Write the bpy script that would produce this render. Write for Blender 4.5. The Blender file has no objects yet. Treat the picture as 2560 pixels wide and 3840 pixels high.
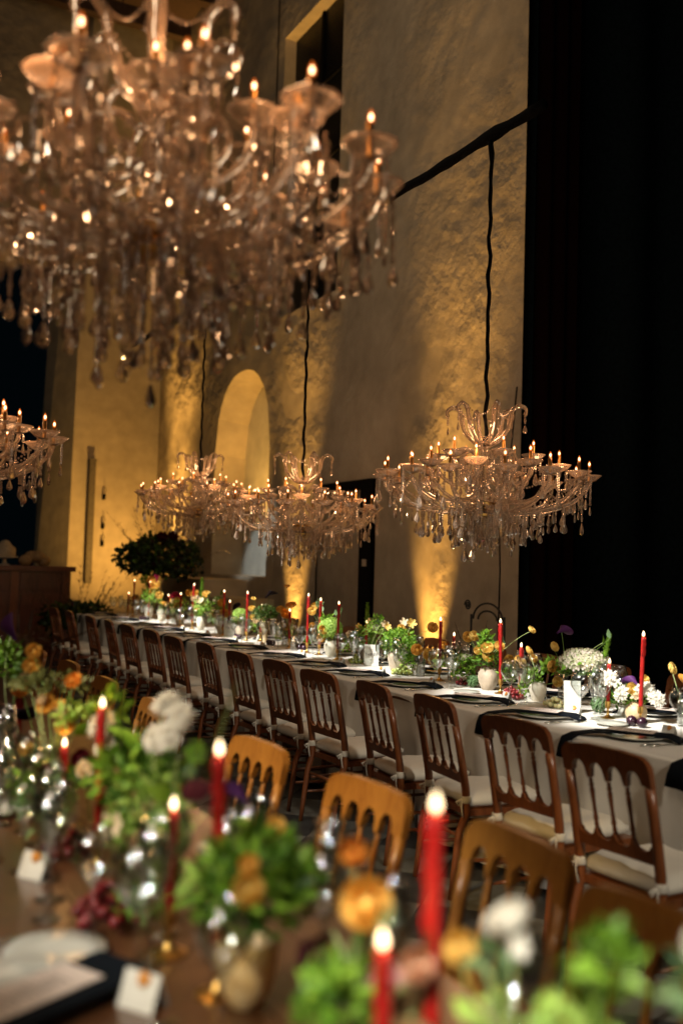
import bpy, bmesh, math, random
from mathutils import Vector as V, Matrix, Euler, noise
sc = bpy.context.scene
C = sc.collection
PI = math.pi
R = math.radians

# ------------------------------------------------------------------ camera
U = V((-.46597, .8848, 0)); N = V((.8848, .46597, 0))
p, rho = 119/2287., .028
f0 = V((0, math.cos(p), math.sin(p))); u0 = V((0, -math.sin(p), math.cos(p))); r0 = V((1, 0, 0))
r1 = math.cos(rho)*r0+math.sin(rho)*u0; u1 = -math.sin(rho)*r0+math.cos(rho)*u0
cw = lambda v: V((v.dot(N), v.dot(U), v.z))
cr, cu, cf = cw(r1), cw(u1), cw(f0)
cam = bpy.data.objects.new('camera', bpy.data.cameras.new('camera')); C.objects.link(cam); sc.camera = cam
M = Matrix((cr, cu, -cf)).transposed().to_4x4(); M.translation = V((0, 0, 1.52)); cam.matrix_world = M
cd = cam.data; cd.lens = 35; cd.sensor_width = 36; cd.sensor_fit = 'AUTO'; cd.clip_start = .05; cd.clip_end = 200
cd.dof.use_dof = True; cd.dof.focus_distance = 6.3; cd.dof.aperture_fstop = 1.25; cd.dof.aperture_blades = 0
# ------------------------------------------------------------------ night sky and render
w = bpy.data.worlds.new('World'); sc.world = w; w.use_nodes = True
w.node_tree.nodes['Background'].inputs[0].default_value = (.28, .72, 1, 1)
w.node_tree.nodes['Background'].inputs[1].default_value = .0017
sc.view_settings.view_transform = 'Standard'; sc.view_settings.look = 'None'; sc.view_settings.exposure = 0; sc.view_settings.gamma = 1
cy = sc.cycles
cy.use_denoising = True; cy.max_bounces = 14; cy.diffuse_bounces = 3; cy.glossy_bounces = 5; cy.transmission_bounces = 12; cy.transparent_max_bounces = 40
cy.sample_clamp_indirect = 6; cy.sample_clamp_direct = 0; cy.caustics_reflective = False; cy.caustics_refractive = False; cy.blur_glossy = .5
try: cy.use_light_tree = True
except Exception: pass

# ------------------------------------------------------------------ lamps
def spot(name, loc, aim, watt, col, cone, blend=.5, rad=.05):
    l = bpy.data.lights.new(name, 'SPOT'); l.energy = watt; l.color = col; l.spot_size = R(cone); l.spot_blend = blend; l.shadow_soft_size = rad
    o = bpy.data.objects.new(name, l); C.objects.link(o); o.location = loc
    o.rotation_euler = (V(aim)-V(loc)).to_track_quat('-Z', 'Y').to_euler(); return o
def point(name, loc, watt, col, rad=.03):
    l = bpy.data.lights.new(name, 'POINT'); l.energy = watt; l.color = col; l.shadow_soft_size = rad
    o = bpy.data.objects.new(name, l); C.objects.link(o); o.location = loc; return o
WHITE = (1, .98, .92); AMBER = (1, .52, .11); WARM = (1, .53, .25)
# pin spots over the white table (from the rig above the aisle)
for i, y in enumerate([2.9, 3.9, 4.95, 6.2, 7.5, 8.9, 10.3, 11.8]):
    spot('pin_spot', (1.2, y-.5, 3.25), (3.84, y, .8), [700, 1700, 1400, 1500, 1500, 1600, 1700, 1700][i], WHITE, 16 if i else 14, .75, .08)
# pin spots over the wooden table
for y, e in ((.95, 480), (1.55, 130), (2.2, 190), (3.1, 190), (4.3, 190)):
    spot('pin_spot', (-.7, y-1.3, 3.3) if y < 1.7 else (-1.5, y-.9, 2.75), (.68, y-.05, .95), e*2.3, (1, .94, .82), 21 if y > 1.7 else 17, .7, .08)
spot('pin_spot', (-1.5, .7, 1.95), (.69, 1.61, .84), 150, (1, .86, .62), 13, .8, .08)
# warm wash on the inner chairs
spot('wash_spot', (-2.6, 1.0, 4.4), (1.4, 3.0, .72), 760, (1, .62, .2), 18, .8, .08)
spot('front_wash', (1.9, -2.5, 4.0), (3.3, 5.5, .4), 800, (1, .88, .7), 32, .8, .12)
# dim house light
point('house_light', (-1.5, 1.0, 6.5), 210, (1, .8, .58), 1.0)
point('house_light', (1.2, 9.0, 7.0), 170, (1, .76, .5), 1.0)
# wall washers on the floor along the plaster wall
for y, y2, e in ((8.75, 7.5, 1050), (12.1, 12.0, 800), (17.0, 16.8, 1300)):
    spot('wall_washer', (5.05, y, .1), (5.7, y2, 9.0), e*1.9, AMBER, 33, 1, .03)
    spot('wall_washer', (5.38, y, .03), (5.69, y-.02, 1.35), e*.75, AMBER, 36, 1, .06)
spot('wall_washer', (5.1, 17.0, .1), (5.72, 17.2, 3.6), 2600, AMBER, 26, 1, .04)
spot('wall_washer', (4.7, 16.2, .15), (4.85, 18.4, 3.2), 620, AMBER, 95, 1, .08)
spot('wall_washer', (5.3, 13.6, 1.35), (6.1, 14.3, 4.0), 450, AMBER, 85, .9, .05)
spot('niche_spot', (2.2, 9.5, 3.9), (6.1, 14.0, 1.7), 1100, (.85, .95, 1), 12, .35, .05)
spot('window_washer', (5.75, 12.0, 6.1), (6.0, 12.2, 9.1), 60, AMBER, 80, .8, .04)

# ------------------------------------------------------------------ materials
MATS = {}
def mat(name, col, rough=.6, metal=0, var=.12, scale=30, bump=0, bscale=60, trans=0, ior=1.45, spec=.5, sss=0, sheen=0, island=0, transl=0, col2=None, coat=0):
    if name in MATS: return MATS[name]
    m = bpy.data.materials.new(name); m.use_nodes = True; nt = m.node_tree; nd = nt.nodes; ln = nt.links
    b = nd['Principled BSDF']; out = nd['Material Output']
    tc = nd.new('ShaderNodeTexCoord')
    nz = nd.new('ShaderNodeTexNoise'); nz.inputs['Scale'].default_value = scale; nz.inputs['Detail'].default_value = 4; ln.new(tc.outputs['Object'], nz.inputs['Vector'])
    mx = nd.new('ShaderNodeMix'); mx.data_type = 'RGBA'
    c2 = col2 or [c*(1-var*2.2) for c in col]
    c1 = col if col2 else [min(1, c*(1+var)) for c in col]
    mx.inputs[6].default_value = (*c1, 1); mx.inputs[7].default_value = (*c2, 1)
    if island:
        g = nd.new('ShaderNodeNewGeometry'); ln.new(g.outputs['Random Per Island'], mx.inputs[0])
    else:
        rp = nd.new('ShaderNodeValToRGB'); rp.color_ramp.elements[0].position = .35; rp.color_ramp.elements[1].position = .68
        ln.new(nz.outputs['Fac'], rp.inputs[0]); ln.new(rp.outputs[0], mx.inputs[0])
    ln.new(mx.outputs[2], b.inputs['Base Color'])
    b.inputs['Roughness'].default_value = rough; b.inputs['Metallic'].default_value = metal; b.inputs['IOR'].default_value = ior
    b.inputs['Transmission Weight'].default_value = trans; b.inputs['Specular IOR Level'].default_value = spec
    if coat: b.inputs['Coat Weight'].default_value = coat; b.inputs['Coat Roughness'].default_value = .15
    if sss: b.inputs['Subsurface Weight'].default_value = sss; b.inputs['Subsurface Radius'].default_value = (.02, .004, .003); b.inputs['Subsurface Scale'].default_value = .5
    if sheen: b.inputs['Sheen Weight'].default_value = sheen
    if bump:
        n2 = nd.new('ShaderNodeTexNoise'); n2.inputs['Scale'].default_value = bscale; n2.inputs['Detail'].default_value = 6; ln.new(tc.outputs['Object'], n2.inputs['Vector'])
        bp = nd.new('ShaderNodeBump'); bp.inputs['Strength'].default_value = 1; bp.inputs['Distance'].default_value = bump
        ln.new(n2.outputs['Fac'], bp.inputs['Height']); ln.new(bp.outputs[0], b.inputs['Normal'])
    if transl:
        t = nd.new('ShaderNodeBsdfTranslucent'); ln.new(mx.outputs[2], t.inputs[0])
        ms = nd.new('ShaderNodeMixShader'); ms.inputs[0].default_value = transl
        ln.new(b.outputs[0], ms.inputs[1]); ln.new(t.outputs[0], ms.inputs[2]); ln.new(ms.outputs[0], out.inputs[0])
    MATS[name] = m; return m
def emit(name, col, s, col2=None, z0=0, z1=1):
    m = bpy.data.materials.new(name); m.use_nodes = True; nt = m.node_tree; nd = nt.nodes; ln = nt.links
    nd.remove(nd['Principled BSDF']); e = nd.new('ShaderNodeEmission'); e.inputs[1].default_value = s; e.inputs[0].default_value = (*col, 1)
    if col2:
        tc = nd.new('ShaderNodeTexCoord'); sp = nd.new('ShaderNodeSeparateXYZ'); mr = nd.new('ShaderNodeMapRange'); mx = nd.new('ShaderNodeMix'); mx.data_type = 'RGBA'
        ln.new(tc.outputs['Object'], sp.inputs[0]); ln.new(sp.outputs[2], mr.inputs[0]); mr.inputs[1].default_value = z0; mr.inputs[2].default_value = z1
        mx.inputs[6].default_value = (*col2, 1); mx.inputs[7].default_value = (*col, 1); ln.new(mr.outputs[0], mx.inputs[0]); ln.new(mx.outputs[2], e.inputs[0])
    ln.new(e.outputs[0], nd['Material Output'].inputs[0]); m.cycles.emission_sampling = 'NONE'; return m

def plaster(name, col, dist=.018, rough=.9):
    m = bpy.data.materials.new(name); m.use_nodes = True; nt = m.node_tree; nd = nt.nodes; ln = nt.links; b = nd['Principled BSDF']
    tc = nd.new('ShaderNodeTexCoord')
    def nz(s, d, dist_=0, w_=None):
        n = nd.new('ShaderNodeTexNoise'); n.inputs['Scale'].default_value = s; n.inputs['Detail'].default_value = d; n.inputs['Distortion'].default_value = dist_
        ln.new(tc.outputs['Object'], n.inputs['Vector']); return n
    a = nz(.7, 6, .4); c = nz(5, 8); h1 = nz(.9, 2, .2); h2 = nz(6, 14); h3 = nz(60, 4)
    rp = nd.new('ShaderNodeValToRGB'); rp.color_ramp.elements[0].position = .3; rp.color_ramp.elements[1].position = .72
    rp.color_ramp.elements[0].color = (*[x*.6 for x in col], 1); rp.color_ramp.elements[1].color = (*[min(1, x*1.12) for x in col], 1)
    ad = nd.new('ShaderNodeMath'); ad.operation = 'MULTIPLY_ADD'; ad.inputs[1].default_value = .4; ln.new(c.outputs[0], ad.inputs[0]); 
    mu = nd.new('ShaderNodeMath'); mu.operation = 'MULTIPLY'; mu.inputs[1].default_value = .6; ln.new(a.outputs[0], mu.inputs[0]); ln.new(mu.outputs[0], ad.inputs[2])
    ln.new(ad.outputs[0], rp.inputs[0]); ln.new(rp.outputs[0], b.inputs['Base Color'])
    b.inputs['Roughness'].default_value = rough; b.inputs['Specular IOR Level'].default_value = .2
    s1 = nd.new('ShaderNodeMath'); s1.operation = 'MULTIPLY_ADD'; s1.inputs[1].default_value = 4.5; ln.new(h1.outputs[0], s1.inputs[0])
    s2 = nd.new('ShaderNodeMath'); s2.operation = 'MULTIPLY_ADD'; s2.inputs[1].default_value = 2.2; ln.new(h2.outputs[0], s2.inputs[0])
    s3 = nd.new('ShaderNodeMath'); s3.operation = 'MULTIPLY'; s3.inputs[1].default_value = .07; ln.new(h3.outputs[0], s3.inputs[0])
    ln.new(s3.outputs[0], s2.inputs[2])
    pm = nz(.55, 4, .6); pr = nd.new('ShaderNodeMapRange'); pr.inputs[1].default_value = .44; pr.inputs[2].default_value = .6; pr.inputs[3].default_value = .25; pr.inputs[4].default_value = 2.3; ln.new(pm.outputs[0], pr.inputs[0]); ln.new(pr.outputs[0], s2.inputs[1]); ln.new(s2.outputs[0], s1.inputs[2])
    bp = nd.new('ShaderNodeBump'); bp.inputs['Distance'].default_value = dist; bp.inputs['Strength'].default_value = 1
    ln.new(s1.outputs[0], bp.inputs['Height']); ln.new(bp.outputs[0], b.inputs['Normal']); return m
def wood(name, c1, c2, rough=.38, sc_=1, coat=.4):
    m = bpy.data.materials.new(name); m.use_nodes = True; nt = m.node_tree; nd = nt.nodes; ln = nt.links; b = nd['Principled BSDF']
    tc = nd.new('ShaderNodeTexCoord'); mp = nd.new('ShaderNodeMapping'); mp.inputs['Scale'].default_value = (14*sc_, 14*sc_, 1.6*sc_)
    ln.new(tc.outputs['Object'], mp.inputs[0]); n = nd.new('ShaderNodeTexNoise'); n.inputs['Scale'].default_value = 4; n.inputs['Detail'].default_value = 8; n.inputs['Distortion'].default_value = 1.2
    ln.new(mp.outputs[0], n.inputs['Vector']); oi = nd.new('ShaderNodeObjectInfo'); ad = nd.new('ShaderNodeMath'); ad.operation = 'MULTIPLY_ADD'; ad.inputs[1].default_value = .16
    ln.new(oi.outputs['Random'], ad.inputs[0]); ln.new(n.outputs[0], ad.inputs[2])
    rp = nd.new('ShaderNodeValToRGB'); rp.color_ramp.elements[0].position = .35; rp.color_ramp.elements[1].position = .75
    rp.color_ramp.elements[0].color = (*c1, 1); rp.color_ramp.elements[1].color = (*c2, 1); ln.new(ad.outputs[0], rp.inputs[0]); ln.new(rp.outputs[0], b.inputs['Base Color'])
    b.inputs['Roughness'].default_value = rough; b.inputs['Coat Weight'].default_value = coat; b.inputs['Coat Roughness'].default_value = .2
    bp = nd.new('ShaderNodeBump'); bp.inputs['Distance'].default_value = .0006; ln.new(n.outputs[0], bp.inputs['Height']); ln.new(bp.outputs[0], b.inputs['Normal']); return m
def cloth(name, c, bs=900, dist=.0006, rough=.9):
    m = mat(name, c, rough, var=.05, scale=3, bump=dist, bscale=bs, spec=.15, sheen=.2); return m

PLASTER = plaster('warm_plaster', (.41, .34, .25)); PLASTER_S = plaster('smooth_plaster', (.5, .42, .3), .004); PLASTER_W = plaster('pale_plaster', (.6, .56, .46), .004)
HONEY = wood('honey_wood', (.22, .075, .011), (.38, .16, .026)); DARKW = wood('brown_wood', (.10, .028, .008), (.2, .06, .016))
TABLEW = wood('table_wood', (.045, .017, .007), (.10, .04, .015), .3, .5, .6); MAHOG = wood('mahogany', (.05, .012, .006), (.13, .035, .016), .35, .6, .4)
BEAMW = wood('roof_timber', (.03, .016, .01), (.06, .03, .018), .8, .5, 0)
CLOTH = cloth('linen_cloth', (.66, .62, .55)); CUSH = cloth('cushion_cotton', (.62, .58, .5), 500); NAPK = mat('black_napkin', (.004, .006, .009), .85, var=.05, scale=3, bump=.0005, bscale=700, spec=.08)
BLACK = mat('black_wrap', (.003, .003, .0035), .9, spec=.1, bump=.004, bscale=40); VELVET = mat('black_velvet', (.014, .023, .028), 1, spec=.0, bump=0)
REDV = mat('dark_red_velvet', (.010, .0022, .0018), 1, spec=.1)
CERAM = mat('ivory_ceramic', (.66, .6, .48), .35, var=.06, scale=12, bump=.0008, bscale=50); CERAM_T = mat('taupe_ceramic', (.42, .34, .25), .6, var=.12, scale=14, bump=.0015, bscale=40)
CERAM_G = mat('gilt_ceramic', (.75, .5, .2), .35, var=.15, scale=12, col2=(.78, .68, .45)); CERAM_B = mat('beige_stoneware', (.46, .34, .19), .5, var=.1, scale=30)
PLATE = mat('plate_glaze', (.5, .49, .43), .18, var=.04, scale=20); PAPER = mat('card_paper', (.6, .58, .52), .8, var=.03, scale=40); PAPERP = mat('menu_paper', (.66, .55, .48), .8, var=.04, scale=40)
INK = mat('print_ink', (.05, .05, .05), .8); WAX = mat('wax_seal', (.5, .2, .03), .35, var=.1); SILVER = mat('cutlery_steel', (.7, .68, .62), .16, 1, var=.03)
BRASS = mat('brass', (.6, .36, .1), .28, 1, var=.1, scale=80); GOLDT = mat('gilt_candle_tube', (.4, .2, .06), .3, 1, var=.1, scale=90)
def thin_glass():
    m = bpy.data.materials.new('clear_glass'); m.use_nodes = True; nt = m.node_tree; nd = nt.nodes; ln = nt.links; nd.remove(nd['Principled BSDF'])
    t = nd.new('ShaderNodeBsdfTransparent'); t.inputs[0].default_value = (.96, .98, .97, 1); g = nd.new('ShaderNodeBsdfGlossy'); g.inputs['Roughness'].default_value = .08
    f = nd.new('ShaderNodeFresnel'); gm = nd.new('ShaderNodeNewGeometry'); mr = nd.new('ShaderNodeMapRange'); mr.inputs[3].default_value = 1.5; mr.inputs[4].default_value = 1/1.5; ln.new(gm.outputs['Backfacing'], mr.inputs[0]); ln.new(mr.outputs[0], f.inputs[0]); mu = nd.new('ShaderNodeMath'); mu.operation = 'MULTIPLY_ADD'; mu.inputs[1].default_value = 2.2; mu.inputs[2].default_value = .05; mu.use_clamp = True
    x = nd.new('ShaderNodeMixShader'); ln.new(f.outputs[0], mu.inputs[0]); ln.new(mu.outputs[0], x.inputs[0]); ln.new(t.outputs[0], x.inputs[1]); ln.new(g.outputs[0], x.inputs[2]); ln.new(x.outputs[0], nd['Material Output'].inputs[0]); return m
GLASS = thin_glass()
def crystal_mat():
    m = mat('cut_crystal', (1, .97, .93), .02, trans=1, ior=1.55, var=0); nt = m.node_tree; nd = nt.nodes; ln = nt.links
    b = nd['Principled BSDF']; d = nd.new('ShaderNodeBsdfDiffuse'); d.inputs[0].default_value = (.9, .66, .48, 1)
    t = nd.new('ShaderNodeBsdfTranslucent'); t.inputs[0].default_value = (.9, .66, .48, 1); a1 = nd.new('ShaderNodeMixShader'); ln.new(d.outputs[0], a1.inputs[1]); ln.new(t.outputs[0], a1.inputs[2])
    a = nd.new('ShaderNodeMixShader'); a.inputs[0].default_value = .26; ln.new(b.outputs[0], a.inputs[1]); ln.new(a1.outputs[0], a.inputs[2]); ln.new(a.outputs[0], nd['Material Output'].inputs[0]); return m
CRYS = crystal_mat()
REDWAX = mat('red_wax', (.3, .008, .006), .4, var=.1, scale=40, bump=.001, bscale=90, sss=.35)
FLAME = emit('flame_light', (1, .74, .42), 6, (1, .14, .012), -.001, .006)
FILAMENT = emit('bulb_filament', (1, .58, .28), 11); BULBG = emit('bulb_glow', (1, .24, .03), 1.6)
LEAFS = {k: mat('leaf_'+k, a, .5, island=1, col2=b, transl=.35, spec=.35) for k, (a, b) in {
    'fresh': ((.22, .38, .035), (.07, .18, .012)), 'lime': ((.46, .62, .14), (.2, .38, .05)), 'deep': ((.09, .19, .02), (.025, .075, .01)), 'dark': ((.03, .06, .016), (.012, .026, .01)),
    'grey': ((.24, .36, .16), (.1, .2, .08)), 'plum': ((.07, .008, .018), (.025, .004, .012)), 'brown': ((.16, .085, .04), (.06, .03, .016)), 'hydrangea': ((.82, .68, .6), (.5, .56, .3)), 'olive': ((.16, .17, .05), (.07, .08, .02))}.items()}
PET = {k: mat('petal_'+k, a, .55, var=.16, scale=60, transl=.3, spec=.25) for k, a in {
    'yellow': (.88, .62, .18), 'orange': (.85, .40, .07), 'gold': (.88, .55, .13), 'white': (.74, .7, .6), 'cream': (.78, .62, .4), 'peach': (.66, .4, .26), 'pink': (.55, .3, .28),
    'purple': (.1, .03, .13), 'black': (.012, .004, .012), 'magenta': (.4, .02, .08), 'burgundy': (.09, .006, .012)}.items()}
STEM = mat('green_stem', (.16, .28, .06), .5, transl=.1); STEMP = mat('pale_stem', (.42, .52, .2), .5); TWIG = mat('brown_twig', (.06, .035, .02), .8)
FRUIT = {k: mat('fruit_'+k, a, r, var=v, scale=25, sss=s, coat=.15) for k, a, r, v, s in (('green', (.36, .42, .1), .3, .12, .2), ('pale', (.6, .55, .26), .3, .1, .2), ('red', (.2, .015, .018), .3, .3, .1), ('plum', (.025, .006, .014), .25, .3, 0), ('arti', (.13, .2, .07), .6, .3, 0))}

# ------------------------------------------------------------------ mesh builder
class MB:
    def __init__(s): s.v = []; s.f = []
    def add(s, vs, fs):
        n = len(s.v); s.v += [tuple(q) for q in vs]; s.f += [tuple(i+n for i in q) for q in fs]; return s
    def box(s, x0, x1, y0, y1, z0, z1, mtx=None):
        vs = [V((x, y, z)) for z in (z0, z1) for x, y in ((x0, y0), (x1, y0), (x1, y1), (x0, y1))]
        if mtx: vs = [mtx @ q for q in vs]
        return s.add(vs, [(3, 2, 1, 0), (4, 5, 6, 7), (0, 1, 5, 4), (1, 2, 6, 5), (2, 3, 7, 6), (3, 0, 4, 7)])
    def lathe(s, pr, n=16, c=(0, 0, 0), mod=None, mtx=None, caps=True):
        vs = []; fs = []
        for j, (r, z) in enumerate(pr):
            for i in range(n):
                a = 2*PI*i/n; k = mod(a, j, len(pr)) if mod else 1
                q = V((r*k*math.cos(a), r*k*math.sin(a), z))
                if mtx: q = mtx @ q
                vs.append(q+V(c))
        for j in range(len(pr)-1):
            for i in range(n):
                i2 = (i+1) % n; fs.append((j*n+i, j*n+i2, (j+1)*n+i2, (j+1)*n+i))
        if caps:
            if pr[0][0] > 1e-4: fs.append(tuple(range(n-1, -1, -1)))
            if pr[-1][0] > 1e-4: fs.append(tuple((len(pr)-1)*n+i for i in range(n)))
        return s.add(vs, fs)
    def tube(s, pts, rad, n=8, lobes=0, twist=0, flat=1):
        pts = [V(q) for q in pts]; m = len(pts); rs = rad if isinstance(rad, (list, tuple)) else [rad]*m
        vs = []; fs = []; prev = None
        for j, q in enumerate(pts):
            t = (pts[min(j+1, m-1)]-pts[max(j-1, 0)]).normalized()
            if prev is None: a = t.orthogonal().normalized()
            else: a = (prev-t*prev.dot(t)).normalized()
            prev = a; b = t.cross(a)
            for i in range(n):
                g = 2*PI*i/n; k = 1+(.22*math.cos(lobes*g+twist*j) if lobes else 0)
                vs.append(q+rs[j]*k*(math.cos(g)*a+flat*math.sin(g)*b))
        for j in range(m-1):
            for i in range(n):
                i2 = (i+1) % n; fs.append((j*n+i, j*n+i2, (j+1)*n+i2, (j+1)*n+i))
        fs += [tuple(range(n-1, -1, -1)), tuple((m-1)*n+i for i in range(n))]
        return s.add(vs, fs)
    def ball(s, c, r, n=10, m=6, sc3=(1, 1, 1)):
        pr = [(max(1e-5, math.sin(PI*j/m))*r, -math.cos(PI*j/m)*r) for j in range(m+1)]
        return s.lathe(pr, n, c, mtx=Matrix.Diagonal((*sc3, 1)), caps=False)
    def leaf(s, c, d, nrm, L, W, curl=.3, fold=.15, seg=3):
        d = V(d).normalized(); nrm = V(nrm); side = d.cross(nrm)
        if side.length < 1e-4: side = d.orthogonal()
        side.normalize(); nrm = side.cross(d).normalized(); vs = []; fs = []
        pr = [.35, 1, .8, .12] if seg == 3 else [.3, .8, 1, .85, .5, .08]
        for j in range(len(pr)):
            t = j/(len(pr)-1); q = V(c)+d*L*t-nrm*curl*L*t*t; hw = W*.5*pr[j]
            vs += [q-side*hw+nrm*fold*hw, q, q+side*hw+nrm*fold*hw]
        for j in range(len(pr)-1):
            k = 3*j; fs += [(k, k+1, k+4, k+3), (k+1, k+2, k+5, k+4)]
        return s.add(vs, fs)
    def prism(s, poly, y0, y1, mtx=None):
        n = len(poly); vs = [V((x, y0, z)) for x, z in poly]+[V((x, y1, z)) for x, z in poly]
        if mtx: vs = [mtx @ q for q in vs]
        return s.add(vs, [tuple(range(n)), tuple(range(2*n-1, n-1, -1))]+[(i, i+n, (i+1) % n+n, (i+1) % n) for i in range(n)])
    def mesh(s, name, m, smooth=True, angle=None):
        me = bpy.data.meshes.new(name); me.from_pydata(s.v, [], s.f); me.materials.append(m)
        if smooth: me.polygons.foreach_set('use_smooth', [True]*len(me.polygons))
        me.update()
        if smooth and angle:
            try: me.set_sharp_from_angle(angle=R(angle))
            except Exception: pass
        return me
def ob(name, me, parent=None, loc=(0, 0, 0), rot=(0, 0, 0), s=1):
    o = bpy.data.objects.new(name, me); C.objects.link(o); o.location = loc; o.rotation_euler = rot; o.scale = (s, s, s) if isinstance(s, (int, float)) else s
    if parent: o.parent = parent
    return o
def tag(o, label, cat, group=None, kind=None):
    o['label'] = label; o['category'] = cat
    if group: o['group'] = group
    if kind: o['kind'] = kind
    return o
def thing(name, label, cat, loc=(0, 0, 0), rz=0, group=None, s=1):
    return tag(ob(name, None, None, loc, (0, 0, rz), s), label, cat, group)
def struct(o): o['kind'] = 'structure'; return o
def copytree(o, parent=None, loc=None, rz=None):
    c = o.copy(); C.objects.link(c)
    if parent: c.parent = parent
    if loc is not None: c.location = loc
    if rz is not None: c.rotation_euler = (0, 0, rz)
    for ch in KIDS.get(o.name, []) : copytree(ch, c)
    return c
KIDS = {}
def regkids():
    KIDS.clear()
    for o in C.objects:
        if o.parent: KIDS.setdefault(o.parent.name, []).append(o)
ORD = 'first second third fourth fifth sixth seventh eighth ninth tenth eleventh twelfth thirteenth fourteenth fifteenth sixteenth seventeenth eighteenth nineteenth twentieth twenty-first twenty-second twenty-third twenty-fourth twenty-fifth'.split()

# ------------------------------------------------------------------ floor
rnd = random.Random(4)
TB = mat('black_marble_tile', (.016, .017, .018), .35, var=.5, scale=5, col2=(.05, .05, .048)); TW = mat('grey_marble_tile', (.17, .17, .15), .35, var=.3, scale=4, col2=(.09, .09, .08))
fl = struct(ob('floor', MB().box(-12, 16, -10, 60, -.2, -.006).mesh('floor', mat('floor_screed', (.02, .018, .015), .8))))
ts = .42; tm = {}
for k, m_ in ((0, TB), (1, TW)):
    tm[k] = MB().box(-ts/2+.002, ts/2-.002, -ts/2+.002, ts/2-.002, -.01, 0).mesh('tile', m_, False)
cnt = 0; far = MB(); farw = MB(); D = ts/math.sqrt(2)
for i in range(-60, 90):
    for j in range(-60, 90):
        x = (i-j)*D+1.9; y = (i+j)*D
        if not (-3 < x < 8 and -1 < y < 19): continue
        k = i & 1 ^ j & 1
        if 1.0 < x < 3.35 and 1.2 < y < 11.2 and cnt < 300:
            o = ob('tile', tm[k], fl, (x, y, rnd.uniform(-.0008, .0008)), (0, 0, PI/4)); cnt += 1
        else:
            (far if k == 0 else farw).box(-ts/2+.002, ts/2-.002, -ts/2+.002, ts/2-.002, -.01, 0, Matrix.Translation((x, y, 0)) @ Matrix.Rotation(PI/4, 4, 'Z'))
o = ob('tile_field', far.mesh('tile_field', TB, False), fl); o['kind'] = 'stuff'; o = ob('tile_field', farw.mesh('tile_field', TW, False), fl); o['kind'] = 'stuff'

# ------------------------------------------------------------------ plaster wall with door, high window and arched niche
WX = 5.7; TOP = 13.0; YE = 18.4
wall = tag(ob('plaster_wall', None, None, (WX, 7.32, 0)), 'tall rough brown plaster wall behind the white table, lit amber from below', 'wall'); wall['kind'] = 'structure'
def wl(name, mb, m_, smooth=False): return ob(name, mb.mesh(name, m_, smooth), wall, (-WX, -7.32, 0))
mb = MB()
def wq(y0, y1, za0, zb0, za1=TOP, zb1=TOP):   # front face quad, y0: z za0..za1, y1: z zb0..zb1
    mb.add([(WX, y0, za0), (WX, y1, zb0), (WX, y1, zb1), (WX, y0, za1)], [(0, 3, 2, 1)])
NY0, NY1, SILL, SPR, APEX = 13.1, 15.3, 1.3, 3.25, 4.45
nyc = (NY0+NY1)/2; nr = (NY1-NY0)/2
def arch(y, sc_=1):
    t = abs((y-nyc)/nr/sc_); return SPR+(APEX-SPR)*math.sqrt(max(0, 1-t**2.3))
DY0, DY1, DZ = 10.0, 11.5, 2.46
WY0, WY1, WZ0, WZ1 = 11.14, 12.99, 5.0, 9.15
# the plain face, split at the openings
wq(7.32, DY0, 0, 0)
wq(DY0, WY0, DZ, DZ); 
wq(WY0, DY1, DZ, DZ, WZ0, WZ0); wq(WY0, DY1, WZ1, WZ1)
wq(DY1, WY1, 0, 0, WZ0, WZ0); wq(DY1, WY1, WZ1, WZ1)
wq(WY1, NY0, 0, 0); wq(NY0, NY1, 0, 0, SILL, SILL)
ys = [NY0+(NY1-NY0)*i/20 for i in range(21)]
for a, b in zip(ys, ys[1:]): wq(a, b, arch(a), arch(b))
wq(NY1, YE, 0, 0)
wl('wall_face', mb, PLASTER)
# niche reveal and back
nd_ = .5; mb = MB(); bk = MB()
ring = [(NY0, SILL)]+[(y, arch(y)) for y in ys]+[(NY1, SILL)]
ri = [((y-nyc)*.93+nyc, SILL+(z-SILL)*.975) for y, z in ring]
for i in range(len(ring)):
    j = (i+1) % len(ring); a, b = ring[i], ring[j]; c_, d_ = ri[i], ri[j]
    mb.add([(WX, *a), (WX, *b), (WX+nd_, *d_), (WX+nd_, *c_)], [(0, 1, 2, 3)])
bk.add([(WX+nd_, y, z) for y, z in ri], [tuple(range(len(ri)))])
wl('niche_reveal', mb, PLASTER_S); wl('niche_back', bk, PLASTER_W)
# high window: deep reveal and dark shutters
mb = MB(); xx = WX+.18
mb.add([(WX, WY0, WZ0), (WX, WY1, WZ0), (WX, WY1, WZ1), (WX, WY0, WZ1), (xx, WY0, WZ0+.1), (xx, WY1, WZ0+.1), (xx, WY1, WZ1), (xx, WY0, WZ1)], [(0, 1, 5, 4), (1, 2, 6, 5), (2, 3, 7, 6), (3, 0, 4, 7)])
wl('window_reveal', mb, PLASTER_S)
wn = wl('window', MB().box(xx, xx+.05, WY0, WY1, WZ0, WZ1), mat('dark_pane', (.004, .005, .006), .4, spec=.2))
bl = MB().box(xx-.03, xx, (WY0+WY1)/2-.03, (WY0+WY1)/2+.03, WZ0+.1, WZ1)
for zz in (7.0, 8.1): bl.box(xx-.028, xx+.0, WY0, WY1, zz, zz+.04)
ob('glazing_bar', bl.mesh('glazing_bar', BLACK, False), wn)
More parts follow.
